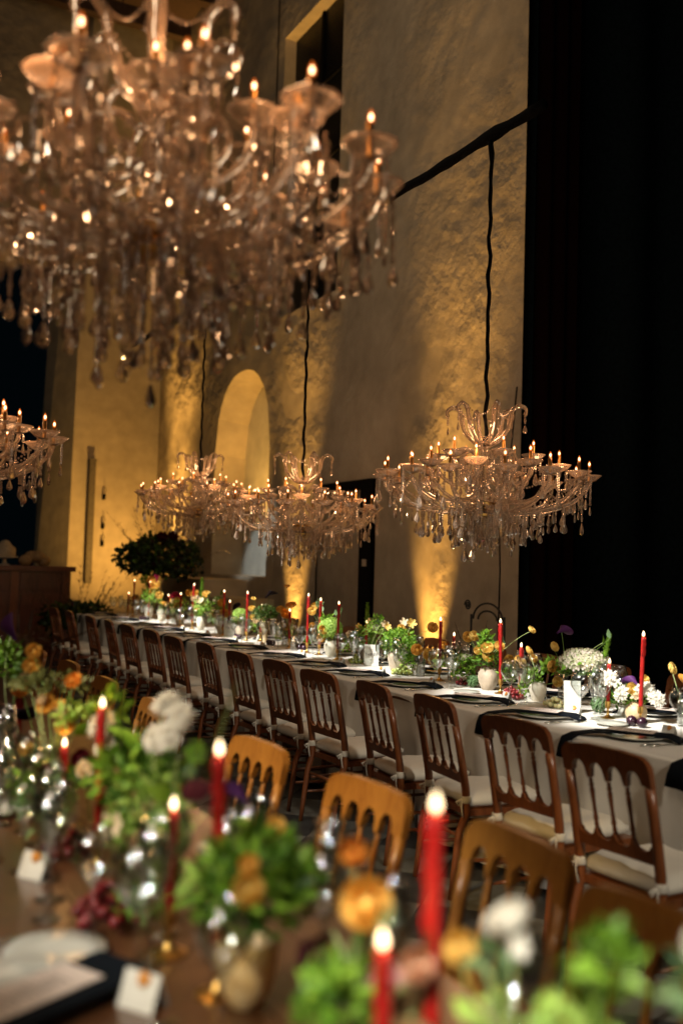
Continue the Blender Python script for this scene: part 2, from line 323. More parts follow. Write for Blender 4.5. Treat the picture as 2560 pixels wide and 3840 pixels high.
# doorway with black frame and recessed door leaf
dr = wl('door', MB().box(WX+.03, WX+.15, DY0+.02, DY1+.01, 0, DZ), plaster('painted_door', (.33, .27, .2), .004))
fr = MB().box(WX-.06, WX+.028, DY0-.03, DY0+.25, 0, DZ+.06).box(WX-.055, WX+.026, DY0+.25, DY1+.02, DZ-.05, DZ+.06)
ob('door_frame', fr.mesh('door_frame', BLACK, False), dr)
ob('light_switch', MB().box(WX-.075, WX-.06, DY0+.06, DY0+.14, 1.5, 1.58).mesh('light_switch', CERAM_T, False), dr)
wl('wall_top', MB().box(WX+.001, WX+1.2, 7.8, YE+1, TOP-.2, TOP), PLASTER)
wl('wall_back', MB().box(WX+.9, WX+1.2, 7.8, YE+1, 0, TOP-.2), PLASTER)
# end wall (pier) with splayed reveal, and the gable over the dark opening
ew = tag(ob('end_wall', None, None, (4.6, YE, 0)), 'smooth amber lit end wall beyond the far end of the white table', 'wall'); ew['kind'] = 'structure'
EW = (-4.6, -YE, 0)
ob('pier', MB().add([(4.07, YE, 0), (WX, YE, 0), (WX, YE, TOP), (4.16, YE, TOP)], [(0, 1, 2, 3)]).mesh('pier', PLASTER_S, False), ew, EW)
ob('opening_reveal', MB().add([(3.62, YE+.9, 0), (4.07, YE, 0), (4.16, YE, TOP), (3.9, YE+.9, TOP)], [(0, 1, 2, 3)]).mesh('opening_reveal', PLASTER_S, False), ew, EW)
ob('gable', MB().box(-4, 4.07, YE+.05, YE+.5, 6.9, TOP).mesh('gable', PLASTER, False), ew, EW)
# stepped plaster blocks below the niche
st = tag(ob('plaster_steps', None, None, (5.3, 14, 0)), 'pair of stepped plaster blocks under the arched niche', 'steps')
for y0, y1, z1, x0 in ((13.75, 15.7, 1.24, 5.0), (12.75, 13.75, 1.0, 5.05)):
    ob('step', MB().box(x0, WX-.003, y0, y1, 0, z1).mesh('step', PLASTER_S, False), st, (-5.3, -14, 0))
# roof timbers
rf = tag(ob('timber_roof', None, None, (0, 9, 11)), 'dark timber roof above the far end of the hall', 'roof'); rf['kind'] = 'structure'
for i in range(7):
    y = 9.5+i*1.3
    ob('rafter', MB().box(-6, WX-.01, y, y+.2, 11.15, 11.45).mesh('rafter', BEAMW, False), rf, (0, -9, -11))
for i in range(9):
    x = -6+i*1.3
    ob('board', MB().box(x, x+1.28, 8.6, 18, 11.46, 11.5).mesh('board', BEAMW, False), rf, (0, -9, -11))
# drapes
def drape(name, x0, x1, y, z0, z1, m_, label, amp=.05, n=90, dy=0):
    mb = MB(); vs = []; 
    for i in range(n+1):
        t = i/n; x = x0+(x1-x0)*t; yy = y+dy*t+amp*math.sin(t*n*.7)+.4*amp*math.sin(t*n*.31+1)
        vs += [(x, yy, z0), (x, yy, z1)]
    b = MB(); b.add(vs, [(2*i, 2*i+2, 2*i+3, 2*i+1) for i in range(n)])
    me = b.mesh(name, m_); return tag(ob(name, me), label, 'curtain')
drape('black_drape', WX+.02, 14, 7.42, 0, 13, VELVET, 'huge black drape closing off the right side of the hall beside the plaster wall')
drape('red_drape', WX+.03, 6.22, 7.2, 0, 13, REDV, 'dark red curtain hanging at the right end of the plaster wall', .03, 24)
# wall pipe, wires
pp = thing('wall_duct', 'grey square duct standing upright on the amber end wall', 'duct', (4.44, 18.3, 1.03))
ob('duct_body', MB().box(-.055, .055, -.05, .09, 0, 2.24).mesh('duct_body', mat('grey_duct', (.12, .1, .07), .7), False), pp)
ob('duct_cap', MB().box(-.065, .065, -.06, .09, 2.24, 2.29).mesh('duct_cap', MATS['grey_duct'], False), pp)
for i, z in enumerate((2.55, 2.05, 1.75)):
    tag(ob('wall_bracket', MB().box(-.02, .02, -.03, .1, -.05, .05).tube([(0, 0, .05), (.03, 0, .12), (.0, 0, .2)], .006, 6).mesh('wall_bracket', BLACK), None, (4.68, 18.3, z*1.08-.12)), ['highest', 'middle', 'lowest'][i]+' small black bracket on the amber wall right of the grey duct', 'bracket', 'brackets on the end wall')
def wire(pts, r_, label, name='wire'):
    return tag(ob(name, MB().tube(pts, r_, 6).mesh(name, BLACK)), label, 'cable')
wire([(WX-.02, 13.2, 5.6), (WX-.02, 13.2, 9), (WX-.02, 13.21, 12.5)], .008, 'thin black cable running up the wall left of the high window', 'wall_cable')
wire([(5.5, 7.35, .4), (5.53, 7.37, 1.5), (5.5, 7.36, 2.0), (5.6, 7.36, 2.4), (5.66, 7.34, 3.2)], .008, 'thin dark cable hanging at the right edge of the plaster wall', 'hanging_cable')
ir = thing('iron_scroll_stand', 'black wrought iron scroll stand by the right end of the plaster wall', 'stand', (5.4, 7.62, -.03))
IRON = mat('wrought_iron', (.01, .01, .01), .6)
for dy in (0, .5):
    ob('upright', MB().tube([(0, -dy, 0), (0, -dy, 1.12)], .011, 8).mesh('upright', IRON), ir)
for k, (a0, r_) in enumerate(((0, .15), (.5, .08))):
    ob('scroll', MB().tube([(0, -.25+(r_+.05)*math.cos(a)*(1.1), 1.08+r_*math.sin(a)) for a in [PI*i/14 for i in range(15)]], .009, 8).mesh('scroll', IRON), ir)
ob('spiral', MB().tube([(0, .06+.05*(1-i/30)*math.cos(i*.5), 1.2+.05*(1-i/30)*math.sin(i*.5)) for i in range(28)], .008, 6).mesh('spiral', IRON), ir)

# ------------------------------------------------------------------ sideboard at the far left
cb = thing('sideboard', 'dark mahogany counter with panelled front at the far left', 'sideboard', (2.0, 15.5, 0))
ob('carcass', MB().box(-1.7, 1.5, 0, .7, .0, 1.28).mesh('carcass', MAHOG, False), cb)
ob('counter_top', MB().box(-1.74, 1.56, -.06, .74, 1.283, 1.36).mesh('counter_top', MAHOG, False), cb)
ob('plinth', MB().box(-1.68, 1.52, -.03, -.003, 0, .16).mesh('plinth', MAHOG, False), cb)
for i in range(5):
    x = -1.7+i*.77; ob('stile', MB().box(x, x+.11, -.028, -.002, .163, 1.28).mesh('stile', DARKW, False), cb)
for i in range(4):
    x = -1.59+i*.77; ob('panel', MB().box(x+.05, x+.61, -.015, -.002, .2, .95).mesh('panel', MAHOG, False), cb); ob('drawer', MB().box(x+.03, x+.63, -.022, -.002, 1.0, 1.24).mesh('drawer', MAHOG, False), cb)
cs = thing('cake_stand', 'pale cake on a low stand at the left end of the sideboard', 'cake stand', (2.55, 15.75, 1.36))
ob('stand', MB().lathe([(.09, 0), (.03, .03), (.025, .1), (.2, .12), (.2, .13)], 24).mesh('stand', CERAM, True, 40), cs)
ob('cake', MB().lathe([(.15, .132), (.155, .14), (.15, .26), (.1, .3), (.06, .36), (.01, .38)], 20, mod=lambda a, j, n: 1+.05*math.sin(a*5+j)).mesh('cake', mat('cake_icing', (.4, .33, .24), .7, bump=.01, bscale=18)), cs)
bc = thing('bread_heap', 'rounded pale loaf heap on the sideboard beside the cake', 'bread', (3.0, 15.75, 1.36))
for k in range(4): ob('loaf', MB().ball((0, 0, 0), .11, 12, 8, (1, .8, .8)).mesh('loaf', mat('bread_crust', (.3, .2, .1), .8, bump=.01, bscale=20)), bc, ((k-1.5)*.09, .03*(k % 2), .08+.06*(k in (1, 2))))

# ------------------------------------------------------------------ chairs
def chair_parts(wood_m, tie_m=None):
    G = {}
    hw, H1 = .2, .9
    lean = lambda z: -.10*max(0, (z-.40)/.50)**1.2      # back leans away (local -x is behind the sitter)
    def panel(name, poly, th=.024):
        mb = MB(); n = len(poly)
        vs = [(lean(z)-th/2, y, z) for y, z in poly]+[(lean(z)+th/2, y, z) for y, z in poly]
        mb.add(vs, [tuple(range(n-1, -1, -1)), tuple(range(n, 2*n))]+[(i, (i+1) % n, (i+1) % n+n, i+n) for i in range(n)])
        return mb.mesh(name, wood_m, False)
    no = 4; pw = .033; ow = (2*hw-2*pw)/no; gw = .014
    # top rail with scalloped underside
    P = [(-hw+.0, .79)]
    for i in range(7): a = PI-PI/2*i/6; P.append((-hw+.05+.05*math.cos(a), .845+.05*math.sin(a)))
    P += [(-hw*.4, .902), (hw*.4, .902)]
    for i in range(7): a = PI/2-PI/2*i/6; P.append((hw-.05+.05*math.cos(a), .845+.05*math.sin(a)))
    P.append((hw, .79)); P.append((hw-pw, .79))
    for k in range(no-1, -1, -1):
        y0 = -hw+pw+k*ow+gw*.5; y1 = y0+ow-gw; c_ = (y0+y1)/2; r_ = (y1-y0)/2*.92
        for i in range(9):
            a = PI*i/8; P.append((c_+r_*math.cos(a), .797+.042*math.sin(a)))
        if k: P.append((y0-gw*.5+.005, .778)); P.append((y0-gw*.5-.005, .778))
    G['top_rail'] = panel('top_rail', P)
    P = [(-hw+pw, .522), (hw-pw, .522), (hw-pw, .585)]
    for k in range(no-1, -1, -1):
        y0 = -hw+pw+k*ow+gw*.5; y1 = y0+ow-gw; c_ = (y0+y1)/2; r_ = (y1-y0)/2
        for i in range(7):
            a = -PI*i/6; P.append((c_+r_*math.cos(a), .582+.022*math.sin(a)))
        if k: P.append((y0-gw*.5, .597))
    P.append((-hw+pw, .585)); G['lower_rail'] = panel('lower_rail', P)
    sp = MB(); L = .778-.592
    pr = [(.006, 0), (.009, .02), (.0065, .03), (.010, .045), (.0075, .06), (.0065, .10), (.0085, .15), (.0095, .175), (.006, .185), (.0105, .195), (.006, .205), (.0085, .216), (.006, .222)]
    for k in (1,): sp.lathe([(a, b/.222*L) for a, b in pr], 10)
    ang = math.atan2(lean(.778)-lean(.592), L); G['spindle'] = sp.mesh('spindle', wood_m); G['_sp'] = ([-hw+pw+k*ow for k in range(1, no)], lean(.592), ang)
    for s in (-1, 1):
        pts = []; 
        for z in (.0, .15, .3, .38, .5, .6, .7, .79): pts.append((-.03-.05*(1-z/.38) if z < .38 else lean(z), s*(hw-pw/2)*(1 if z > .3 else .97), z))
        pts[3] = (-.006, s*(hw-pw/2), .39)
        G['rear_leg%d' % s] = MB().tube(pts, [.013, .016, .019, .021, .021, .02, .0195, .0195], 8, flat=.95).mesh('leg', wood_m)
        G['front_leg%d' % s] = MB().lathe([(.011, 0), (.015, .05), (.018, .2), (.014, .22), (.02, .24), (.015, .26), (.02, .31), (.021, .375)], 10, (.37, s*.185, 0)).mesh('leg', wood_m)
    mb = MB(); pl = [(-.01, -.195), (.39, -.215), (.41, -.2), (.41, .2), (.39, .215), (-.01, .195)]
    mb.add([(x, y, .375) for x, y in pl]+[(x, y, .405) for x, y in pl], [tuple(range(5, -1, -1)), tuple(range(6, 12))]+[(i, (i+1) % 6, (i+1) % 6+6, i+6) for i in range(6)])
    G['seat'] = mb.mesh('seat', wood_m, False)
    # cushion
    mb = MB(); nx = 14; vs = []; fs = []
    def cz(u_, v_):
        e = min(1, (1-abs(u_))*4)*min(1, (1-abs(v_))*4); return .02+.028*math.sqrt(max(0, e))+.009*noise.noise(V((u_*3, v_*3, 1)))+.004*noise.noise(V((u_*9, v_*5, 4)))
    for sgn in (1, -1):
        for i in range(nx+1):
            for j in range(nx+1):
                u_ = -1+2*i/nx; v_ = -1+2*j/nx; rr = 1-.06*(abs(u_*v_))**3
                z = .429+sgn*(cz(u_, v_)-.0) if sgn > 0 else .429-.022*min(1, (1-max(abs(u_), abs(v_)))*8)
                vs.append((.2+.205*u_*rr, .2*v_*rr, z if sgn > 0 else z))
    n1 = (nx+1)**2
    for i in range(nx):
        for j in range(nx):
            a = i*(nx+1)+j; fs.append((a, a+nx+1, a+nx+2, a+1)); a += n1; fs.append((a, a+1, a+nx+2, a+nx+1))
    per = [i*(nx+1) for i in range(nx+1)]+[nx*(nx+1)+j for j in range(1, nx+1)]+[i*(nx+1)+nx for i in range(nx-1, -1, -1)]+[j for j in range(nx-1, 0, -1)]
    for a, b in zip(per, per[1:]+per[:1]): fs.append((a, a+n1, b+n1, b))
    mb.add(vs, fs); G['cushion'] = mb.mesh('cushion', CUSH)
    tb = MB().lathe([(.021, -.016), (.025, -.01), (.025, .012), (.021, .018)], 10).tube([(-.02, 0, 0), (-.045, .012, -.012), (-.03, .02, -.03), (-.02, .005, -.01)], .006, 6).tube([(-.02, -.0, 0), (-.03, -.01, -.03), (-.026, -.018, -.075)], .004, 5)
    G['tie'] = tb.mesh('cushion_tie', CUSH)
    for k, (a, b) in enumerate((((-.03, -.18, .25), (.37, -.185, .25)), ((-.03, .18, .25), (.37, .185, .25)), ((-.045, -.175, .17), (.37, -.185, .15)), ((-.045, .175, .17), (.37, .185, .15)), ((.37, -.185, .2), (.37, .185, .2)), ((-.035, -.18, .28), (-.035, .18, .28)))):
        m0 = ((a[0]+b[0])/2, (a[1]+b[1])/2, (a[2]+b[2])/2); G['st%d' % k] = MB().tube([a, m0, b], [.007, .0105, .007], 8).mesh('stretcher', wood_m)
    return G
def make_chair(name, G):
    t = ob(name, None)
    for k in ('top_rail', 'lower_rail', 'seat', 'cushion'): ob(k, G[k], t)
    ys_, x0, ang = G['_sp']
    for y in ys_: ob('spindle', G['spindle'], t, (x0, y, .592), (0, ang, 0))
    for s in (-1, 1):
        ob('leg', G['rear_leg%d' % s], t); ob('leg', G['front_leg%d' % s], t); ob('cushion_tie', G['tie'], t, (-.01, s*.184, .45), (0, 0, 0))
    for k in range(6): ob('stretcher', G['st%d' % k], t)
    return t
gd = chair_parts(DARKW); gh = chair_parts(HONEY)
cd0 = make_chair('spindle_chair', gd); ch0 = make_chair('spindle_chair', gh); regkids()
rnd = random.Random(2)
CY = [2.71, 3.35, 4.02, 4.59, 5.19, 5.78, 6.38, 7.09, 7.73, 8.46, 9.13, 9.77, 10.49, 11.5, 12.2]
used = set()
def put(proto, x, y, rz, label, group):
    o = proto if proto.name not in used else copytree(proto); used.add(proto.name)
    o.location = (x, y, 0); o.rotation_euler = (0, 0, rz); return tag(o, label, 'chair', group)
for i, y in enumerate(CY):
    put(cd0, [2.59, 2.69, 2.74, 2.73, 2.70, 2.71, 2.69, 2.71, 2.67, 2.71, 2.69, 2.69, 2.68, 2.69, 2.66][i]+.0, y-.0, R(rnd.uniform(-6, 6)), 'brown spindle-back chair with white cushion, %s from the near right end of the white table' % ORD[i], 'chairs along the aisle side of the white table')
for i, y in enumerate([3.0, 3.7, 4.4, 5.1, 5.8, 6.5, 7.25, 8.0, 8.7, 9.4, 10.2, 11.0, 11.8]):
    put(cd0, 4.68+rnd.uniform(-.03, .03), y, PI+R(rnd.uniform(-4, 4)), 'brown chair on the wall side of the white table, %s from the right' % ORD[i], 'chairs along the wall side of the white table')
FY = [1.38, 1.9, 2.5, 3.2, 4.27, 5.12, 5.97, 6.76]
for i, y in enumerate(FY):
    put(ch0, [1.33, 1.40, 1.34, 1.30, 1.25, 1.26, 1.27, 1.25][i], y, PI+R(rnd.uniform(-5, 5)), 'honey wood spindle-back chair by the wooden table, %s from the camera' % ORD[i], 'honey chairs along the aisle side of the wooden table')

# ------------------------------------------------------------------ white table with cloth
tx0, tx1, ty0, ty1 = 3.12, 4.22, .9, 13.4
tt = thing('banquet_table', 'long banquet table hidden under the white cloth', 'table', ((tx0+tx1)/2, (ty0+ty1)/2, 0))
ob('table_top', MB().box(-.54, .54, -6.2, 6.2, .72, .748).mesh('table_top', TABLEW, False), tt)
for i in range(7):
    for s in (-1, 1): ob('leg', MB().box(s*.4-.03, s*.4+.03, -6.0+i*2-.03, -6.0+i*2+.03, 0, .72).mesh('leg', TABLEW, False), tt)
def tablecloth():
    pts = []; r_ = .03; step = .035
    def seg(a, b):
        n = max(1, int((V(b)-V(a)).length/step)); return [V(a).lerp(V(b), i/n) for i in range(n)]
    base = seg((tx0, ty0), (tx1, ty0))+seg((tx1, ty0), (tx1, ty1))+seg((tx1, ty1), (tx0, ty1))+seg((tx0, ty1), (tx0, ty0))
    n = len(base); nor = []
    c0 = V((0, 0))
    for i in range(n):
        t = (base[(i+1) % n]-base[i-1]).normalized(); nor.append(V((t.y, -t.x)))
    levels = [(-.10, .7605), (-.012, .7605), (-.003, .758), (0, .75), (.002, .7), (.006, .6), (.010, .5), (.015, .38), (.02, .26), (.025, .13), (.03, .02)]
    vs = []; fs = []
    for li, (o_, z) in enumerate(levels):
        for i in range(n):
            q = base[i]; s_ = i*step; dep = max(0, (.75-z)/.73)
            fold = noise.noise(V((s_*1.6, 0, 0)))*.07+math.sin(s_*7+3*noise.noise(V((s_*.6, 3, 0))))*.026+noise.noise(V((s_*6, z*1.5, 5)))*.03+(.5-abs(math.sin(s_*8.3+2*noise.noise(V((s_*.8, 7, 0))))))*.03
            d = min(o_+(fold*2.1-.02)*dep**.6, .05)
            w2 = .0015*noise.noise(V((q.x*3, q.y*3, 0)))
            vs.append((q.x+nor[i].x*d, q.y+nor[i].y*d, z+(w2 if z > .74 else 0)))
    for l in range(len(levels)-1):
        for i in range(n):
            j = (i+1) % n; fs.append((l*n+i, l*n+j, (l+1)*n+j, (l+1)*n+i))
    fs.append(tuple(range(n-1, -1, -1)))
    return MB().add(vs, fs).mesh('tablecloth', CLOTH)
tag(ob('tablecloth', tablecloth()), 'long white cloth falling in folds over the banquet table', 'tablecloth')

# wooden table in the foreground
wt = thing('wooden_table', 'dark wooden dining table in the foreground with a bare plank top', 'table', (.63, 3.6, 0))
for i in range(5): ob('plank', MB().box(-.45+i*.18, -.45+i*.18+.176, -3.6, 3.9, .725, .76).mesh('plank', TABLEW, False), wt)
ob('apron', MB().box(-.4, .4, -3.4, 3.7, .64, .722).mesh('apron', TABLEW, False), wt)
for y in (-3.3, 0, 3.6):
    for s in (-1, 1): ob('leg', MB().box(s*.36-.04, s*.36+.04, y-.04, y+.04, 0, .64).mesh('leg', TABLEW, False), wt)

# ------------------------------------------------------------------ tableware prototypes
def gl(profile, name, m_=GLASS, n=28): return MB().lathe(profile, n, caps=False).mesh(name, m_)
def goblet_pr(h, rb, stem, rim, foot=.034, t=.0012, sh=.45):
    b = h-stem; P = [(.0005, .0), (foot, .0), (foot, .002), (foot*.4, .005), (.004, .012), (.0032, stem*.5), (.0036, stem-.008), (.009, stem)]
    o = [(rb*.5, stem+b*.16), (rb*.97, stem+b*sh), (rb, stem+b*(sh+.08)), (rb*.97, stem+b*.72), (rim, h)]
    P += o+[(rim-t, h)]+[(q[0]-t, q[1]+.0005) for q in o[-2::-1]]+[(.006, stem+.006), (.0005, stem+.004)]; return P
GOB = gl(goblet_pr(.25, .053, .118, .039), 'goblet'); GOB2 = gl(goblet_pr(.22, .044, .105, .032, .032), 'wine_glass'); FLU = gl(goblet_pr(.268, .037, .10, .028, .032, sh=.62), 'champagne_flute')
TUM = gl([(.0005, 0), (.024, 0), (.027, .12), (.026, .12), (.0225, .008), (.0005, .008)], 'bud_vase'); CYL = gl([(.0005, 0), (.03, 0), (.031, .17), (.0295, .17), (.0285, .012), (.0005, .012)], 'cylinder_vase')
PL = MB().lathe([(.001, .003), (.06, .0), (.075, .003), (.135, .018), (.137, .02), (.135, .0215), (.09, .011), (.06, .008), (.001, .008)], 40, caps=False).mesh('plate', PLATE)
PLS = MB().lathe([(.001, .002), (.04, 0), (.05, .003), (.08, .012), (.08, .014), (.05, .007), (.001, .006)], 32, caps=False).mesh('side_plate', PLATE)
KN = MB().box(-.002, .002, -.11, -.01, .001, .004).add([(-.008, 0, .002), (.008, 0, .002), (.009, .06, .0025), (.004, .11, .002), (-.006, .08, .002), (-.008, 0, .0035), (.008, 0, .0035), (.009, .06, .004), (.004, .11, .0035), (-.006, .08, .0035)], [(4, 3, 2, 1, 0), (5, 6, 7, 8, 9), (0, 1, 6, 5), (1, 2, 7, 6), (2, 3, 8, 7), (3, 4, 9, 8), (4, 0, 5, 9)]).tube([(0, -.11, .004), (0, -.06, .006), (0, 0, .004)], [.006, .005, .003], 8).mesh('knife', SILVER)
fb = MB().tube([(0, -.1, .004), (0, -.05, .006), (0, .03, .004), (0, .045, .004)], [.005, .004, .0022, .006], 8, flat=.6)
for k in range(4): fb.tube([(-.009+.006*k, .045, .003), (-.009+.006*k, .07, .001), (-.009+.006*k, .095, .006)], .0016, 5)
FK = fb.mesh('fork', SILVER)
def napkin_mesh(sgn=1):
    path = [(-.243, .20, -.10), (-.24, .195, -.05), (-.236, .185, -.006), (-.20, .17, .014), (-.14, .125, .026), (-.05, .05, .031), (.04, -.03, .031), (.10, -.11, .028), (.125, -.15, .012), (.13, -.165, -.002)]
    d = V((.55, -.83, 0)).normalized(); side = V((.83, .55, 0)).normalized(); vs = []; fs = []; m_ = 7
    for th in (0, 1):
        for j, q in enumerate(path):
            for i in range(m_):
                v_ = -1+2*i/(m_-1); wd = .062 if j > 3 else .062+.012*(3-j)
                zz = q[2]+.004*noise.noise(V((j*.7, i*.6, 0)))+(.0 if th == 0 else -.006)
                c_ = V((q[0], q[1], zz))+side*wd*v_+(V((0, 0, 0)) if j > 3 else V((-.004*abs(v_), .0, 0)))
                c_.x = max(c_.x, -.25) if j > 3 else [-.243, -.242, -.238, -.2][j]+.002*v_-(.006*th); vs.append(c_)
    n1 = len(path)*m_
    for j in range(len(path)-1):
        for i in range(m_-1):
            a = j*m_+i; fs.append((a, a+1, a+m_+1, a+m_)); a += n1; fs.append((a, a+m_, a+m_+1, a+1))
    per = [i for i in range(m_)]+[j*m_+m_-1 for j in range(1, len(path))]+[(len(path)-1)*m_+i for i in range(m_-2, -1, -1)]+[j*m_ for j in range(len(path)-2, 0, -1)]
    for a, b in zip(per, per[1:]+per[:1]): fs.append((a, a+n1, b+n1, b))
    return MB().add(vs, fs).mesh('napkin', NAPK)
NK = napkin_mesh()
# menu card: thin sheet lying along the napkin with faint printed lines
mrot = math.atan2(-.55, -.83)
MN = MB().box(-.042, .042, -.1, .1, 0, .0012).mesh('menu_card', PAPERP, False)
ln_ = MB()
for k in range(11):
    wdt = random.Random(k).uniform(.012, .028); ln_.box(-wdt, wdt, -.08+k*.014, -.077+k*.014, .0013, .0016)
MNL = ln_.mesh('print_lines', INK, False)
# tent place card with wax seal
PC = MB().add([(-.035, -.022, 0), (.035, -.022, 0), (.035, 0, .055), (-.035, 0, .055), (.035, .022, 0), (-.035, .022, 0)], [(0, 1, 2, 3), (3, 2, 4, 5)]).mesh('place_card', PAPER, False)
SEAL = MB().lathe([(.001, 0), (.0115, 0), (.012, .002), (.009, .003), (.007, .002), (.001, .0025)], 18, mod=lambda a, j, n: 1+.08*math.sin(3*a+1)).mesh('wax_seal', WAX)
PCL = MB().box(-.02, .02, -.0006, 0, .012, .014).box(-.013, .013, -.0006, 0, .02, .022).mesh('print_lines', INK, False)
def setting(px, py, sgn, tagl, i):
    """sgn +1 aisle side, -1 wall side"""
    rz = 0 if sgn > 0 else PI; z = .7605
    tr = lambda x, y: (px+sgn*x, py+sgn*y)
    g = ' at the '+tagl
    tag(ob('plate', PL, None, (px, py, z)), 'pale glazed dinner plate'+g, 'plate', 'dinner plates on the white table')
    nk = tag(ob('napkin', NK, None, (px-.0*sgn, py, z), (0, 0, rz)), 'black napkin folded over the plate'+g, 'napkin', 'black napkins on the white table')
    x, y = tr(-.01, .01)
    t = thing('menu_card', 'pale printed menu card on the napkin'+g, 'menu', (x, y, z+.036), rz+R(146)-PI/2+R(rnd.uniform(-5, 5))-R(25), 'menu cards on the white table')
    ob('card', MN, t, (0, 0, .003), (0, 0, 0), (1.2, 1.05, 1)); ob('print_lines', MNL, t, (0, 0, .003), (0, 0, 0), (1.1, 1, 1))
    x, y = tr(-.02, -.17); tag(ob('knife', KN, None, (x, y, z+.001), (0, 0, rz+PI/2+R(rnd.uniform(-4, 4))-PI/2*0-PI)), 'steel table knife beside the plate'+g, 'knife', 'knives on the white table')
    x, y = tr(.0, -.195); tag(ob('fork', FK, None, (x, y, z+.001), (0, 0, rz-PI/2+R(rnd.uniform(-4, 4)))), 'steel fork beside the plate'+g, 'fork', 'forks on the white table')
    for (dx, dy, me, nm, cat, lb) in ((.115, -.15, GOB, 'water_goblet', 'goblet', 'wide clear goblet'), (.20, -.17, FLU, 'champagne_flute', 'flute', 'slender clear flute'), (.275, -.12, GOB2, 'wine_glass', 'wine glass', 'small clear wine glass')):
        x, y = tr(dx+rnd.uniform(-.012, .012), dy+rnd.uniform(-.012, .012)); tag(ob(nm, me, None, (x, y, z)), lb+g, cat, cat+'s on the white table')
    x, y = tr(.17+rnd.uniform(-.01, .02), -.03+rnd.uniform(-.02, .02)); t = thing('place_card', 'white place card with orange seal'+g, 'place card', (x, y, z), rz-PI/2*1+R(rnd.uniform(-25, 15))+R(10), 'place cards on the white table')
    ob('card', PC, t); ob('wax_seal', SEAL, t, (.006, -.006, .046), (R(68), 0, 0)); ob('print_lines', PCL, t, (0, -.0135, .012), (-R(22)*1, 0, 0))
PY = [2.75, 3.42, 4.07, 4.66, 5.38, 6.04, 6.66, 7.35, 8.1, 8.8, 9.5, 10.3, 11.06, 11.98, 12.95]
for i, y in enumerate(PY): setting(3.345, y, 1, ORD[i]+' aisle place from the right', i)
for i, y in enumerate([3.3, 3.95, 4.65, 5.35, 6.0, 6.7, 7.4, 8.1, 8.9, 9.7]): setting(3.995, y, -1, ORD[i]+' wall side place from the right', i)

# ------------------------------------------------------------------ candles
HOLD = MB().lathe([(.038, 0), (.038, .003), (.02, .008), (.007, .02), (.0055, .045), (.008, .052), (.014, .056), (.014, .085), (.015, .087), (.0125, .087), (.0125, .07)], 24).mesh('holder', BRASS, True, 50)
FL = MB().lathe([(.0005, -.002), (.0035, 0), (.0058, .006), (.0055, .011), (.0034, .017), (.0005, .024)], 12, caps=False).mesh('flame', FLAME)
WICK = MB().tube([(0, 0, -.006), (0, 0, .002), (.001, 0, .006)], .0009, 5).mesh('wick', BLACK)
def candle(x, y, ztop, group, label, base=.7605, drip=True, r_=.0105, tilt=0, seed=0, power=.35, fs=1):
    rn = random.Random(seed); h = ztop-base
    hd = tag(ob('candle_holder', HOLD, None, (x, y, base)), 'brass holder of the '+label.replace('tall ', '').replace('leaning ', ''), 'candle holder', group.replace('candles', 'brass candle holders'))
    H = h-.07-.03; t = thing('taper_candle', label, 'candle', (x, y, base+.07), 0, group)
    t.rotation_euler = (R(rn.uniform(-tilt, tilt)), R(rn.uniform(-tilt, tilt)), 0)
    n = 12; P = [(r_*(1.0-.1*j/n)*(1+.04*rn.uniform(-1, 1)), H*j/n) for j in range(n+1)]+[(r_*.8, H+.002), (r_*.5, H-.002)]
    ob('wax_shaft', MB().lathe(P, 14).mesh('wax_shaft', REDWAX), t)
    if drip:
        mb = MB()
        for k in range(3):
            a = rn.uniform(0, 2*PI); L = rn.uniform(.03, .11) if k else rn.uniform(.09, .16); pts = []; rr = []
            for j in range(9): s_ = j/8; pts.append(((r_*.98+.002*math.sin(j*2+k))*math.cos(a), (r_*.98+.002)*math.sin(a), H-L*s_)); rr.append(.0022+.0014*abs(math.sin(j*1.9+k))+(.0018 if j == 8 else 0))
            mb.tube(pts, rr, 6)
        ob('wax_drip', mb.mesh('wax_drip', REDWAX), t)
    ob('wick', WICK, t, (0, 0, H+.004)); ob('flame', FL, t, (0, 0, H+.006), (0, 0, rn.uniform(0, 6)), fs)
    if power:
        pl = point('flame_light', (0, 0, H+.022), power, (1, .5, .16), .008); pl.parent = t
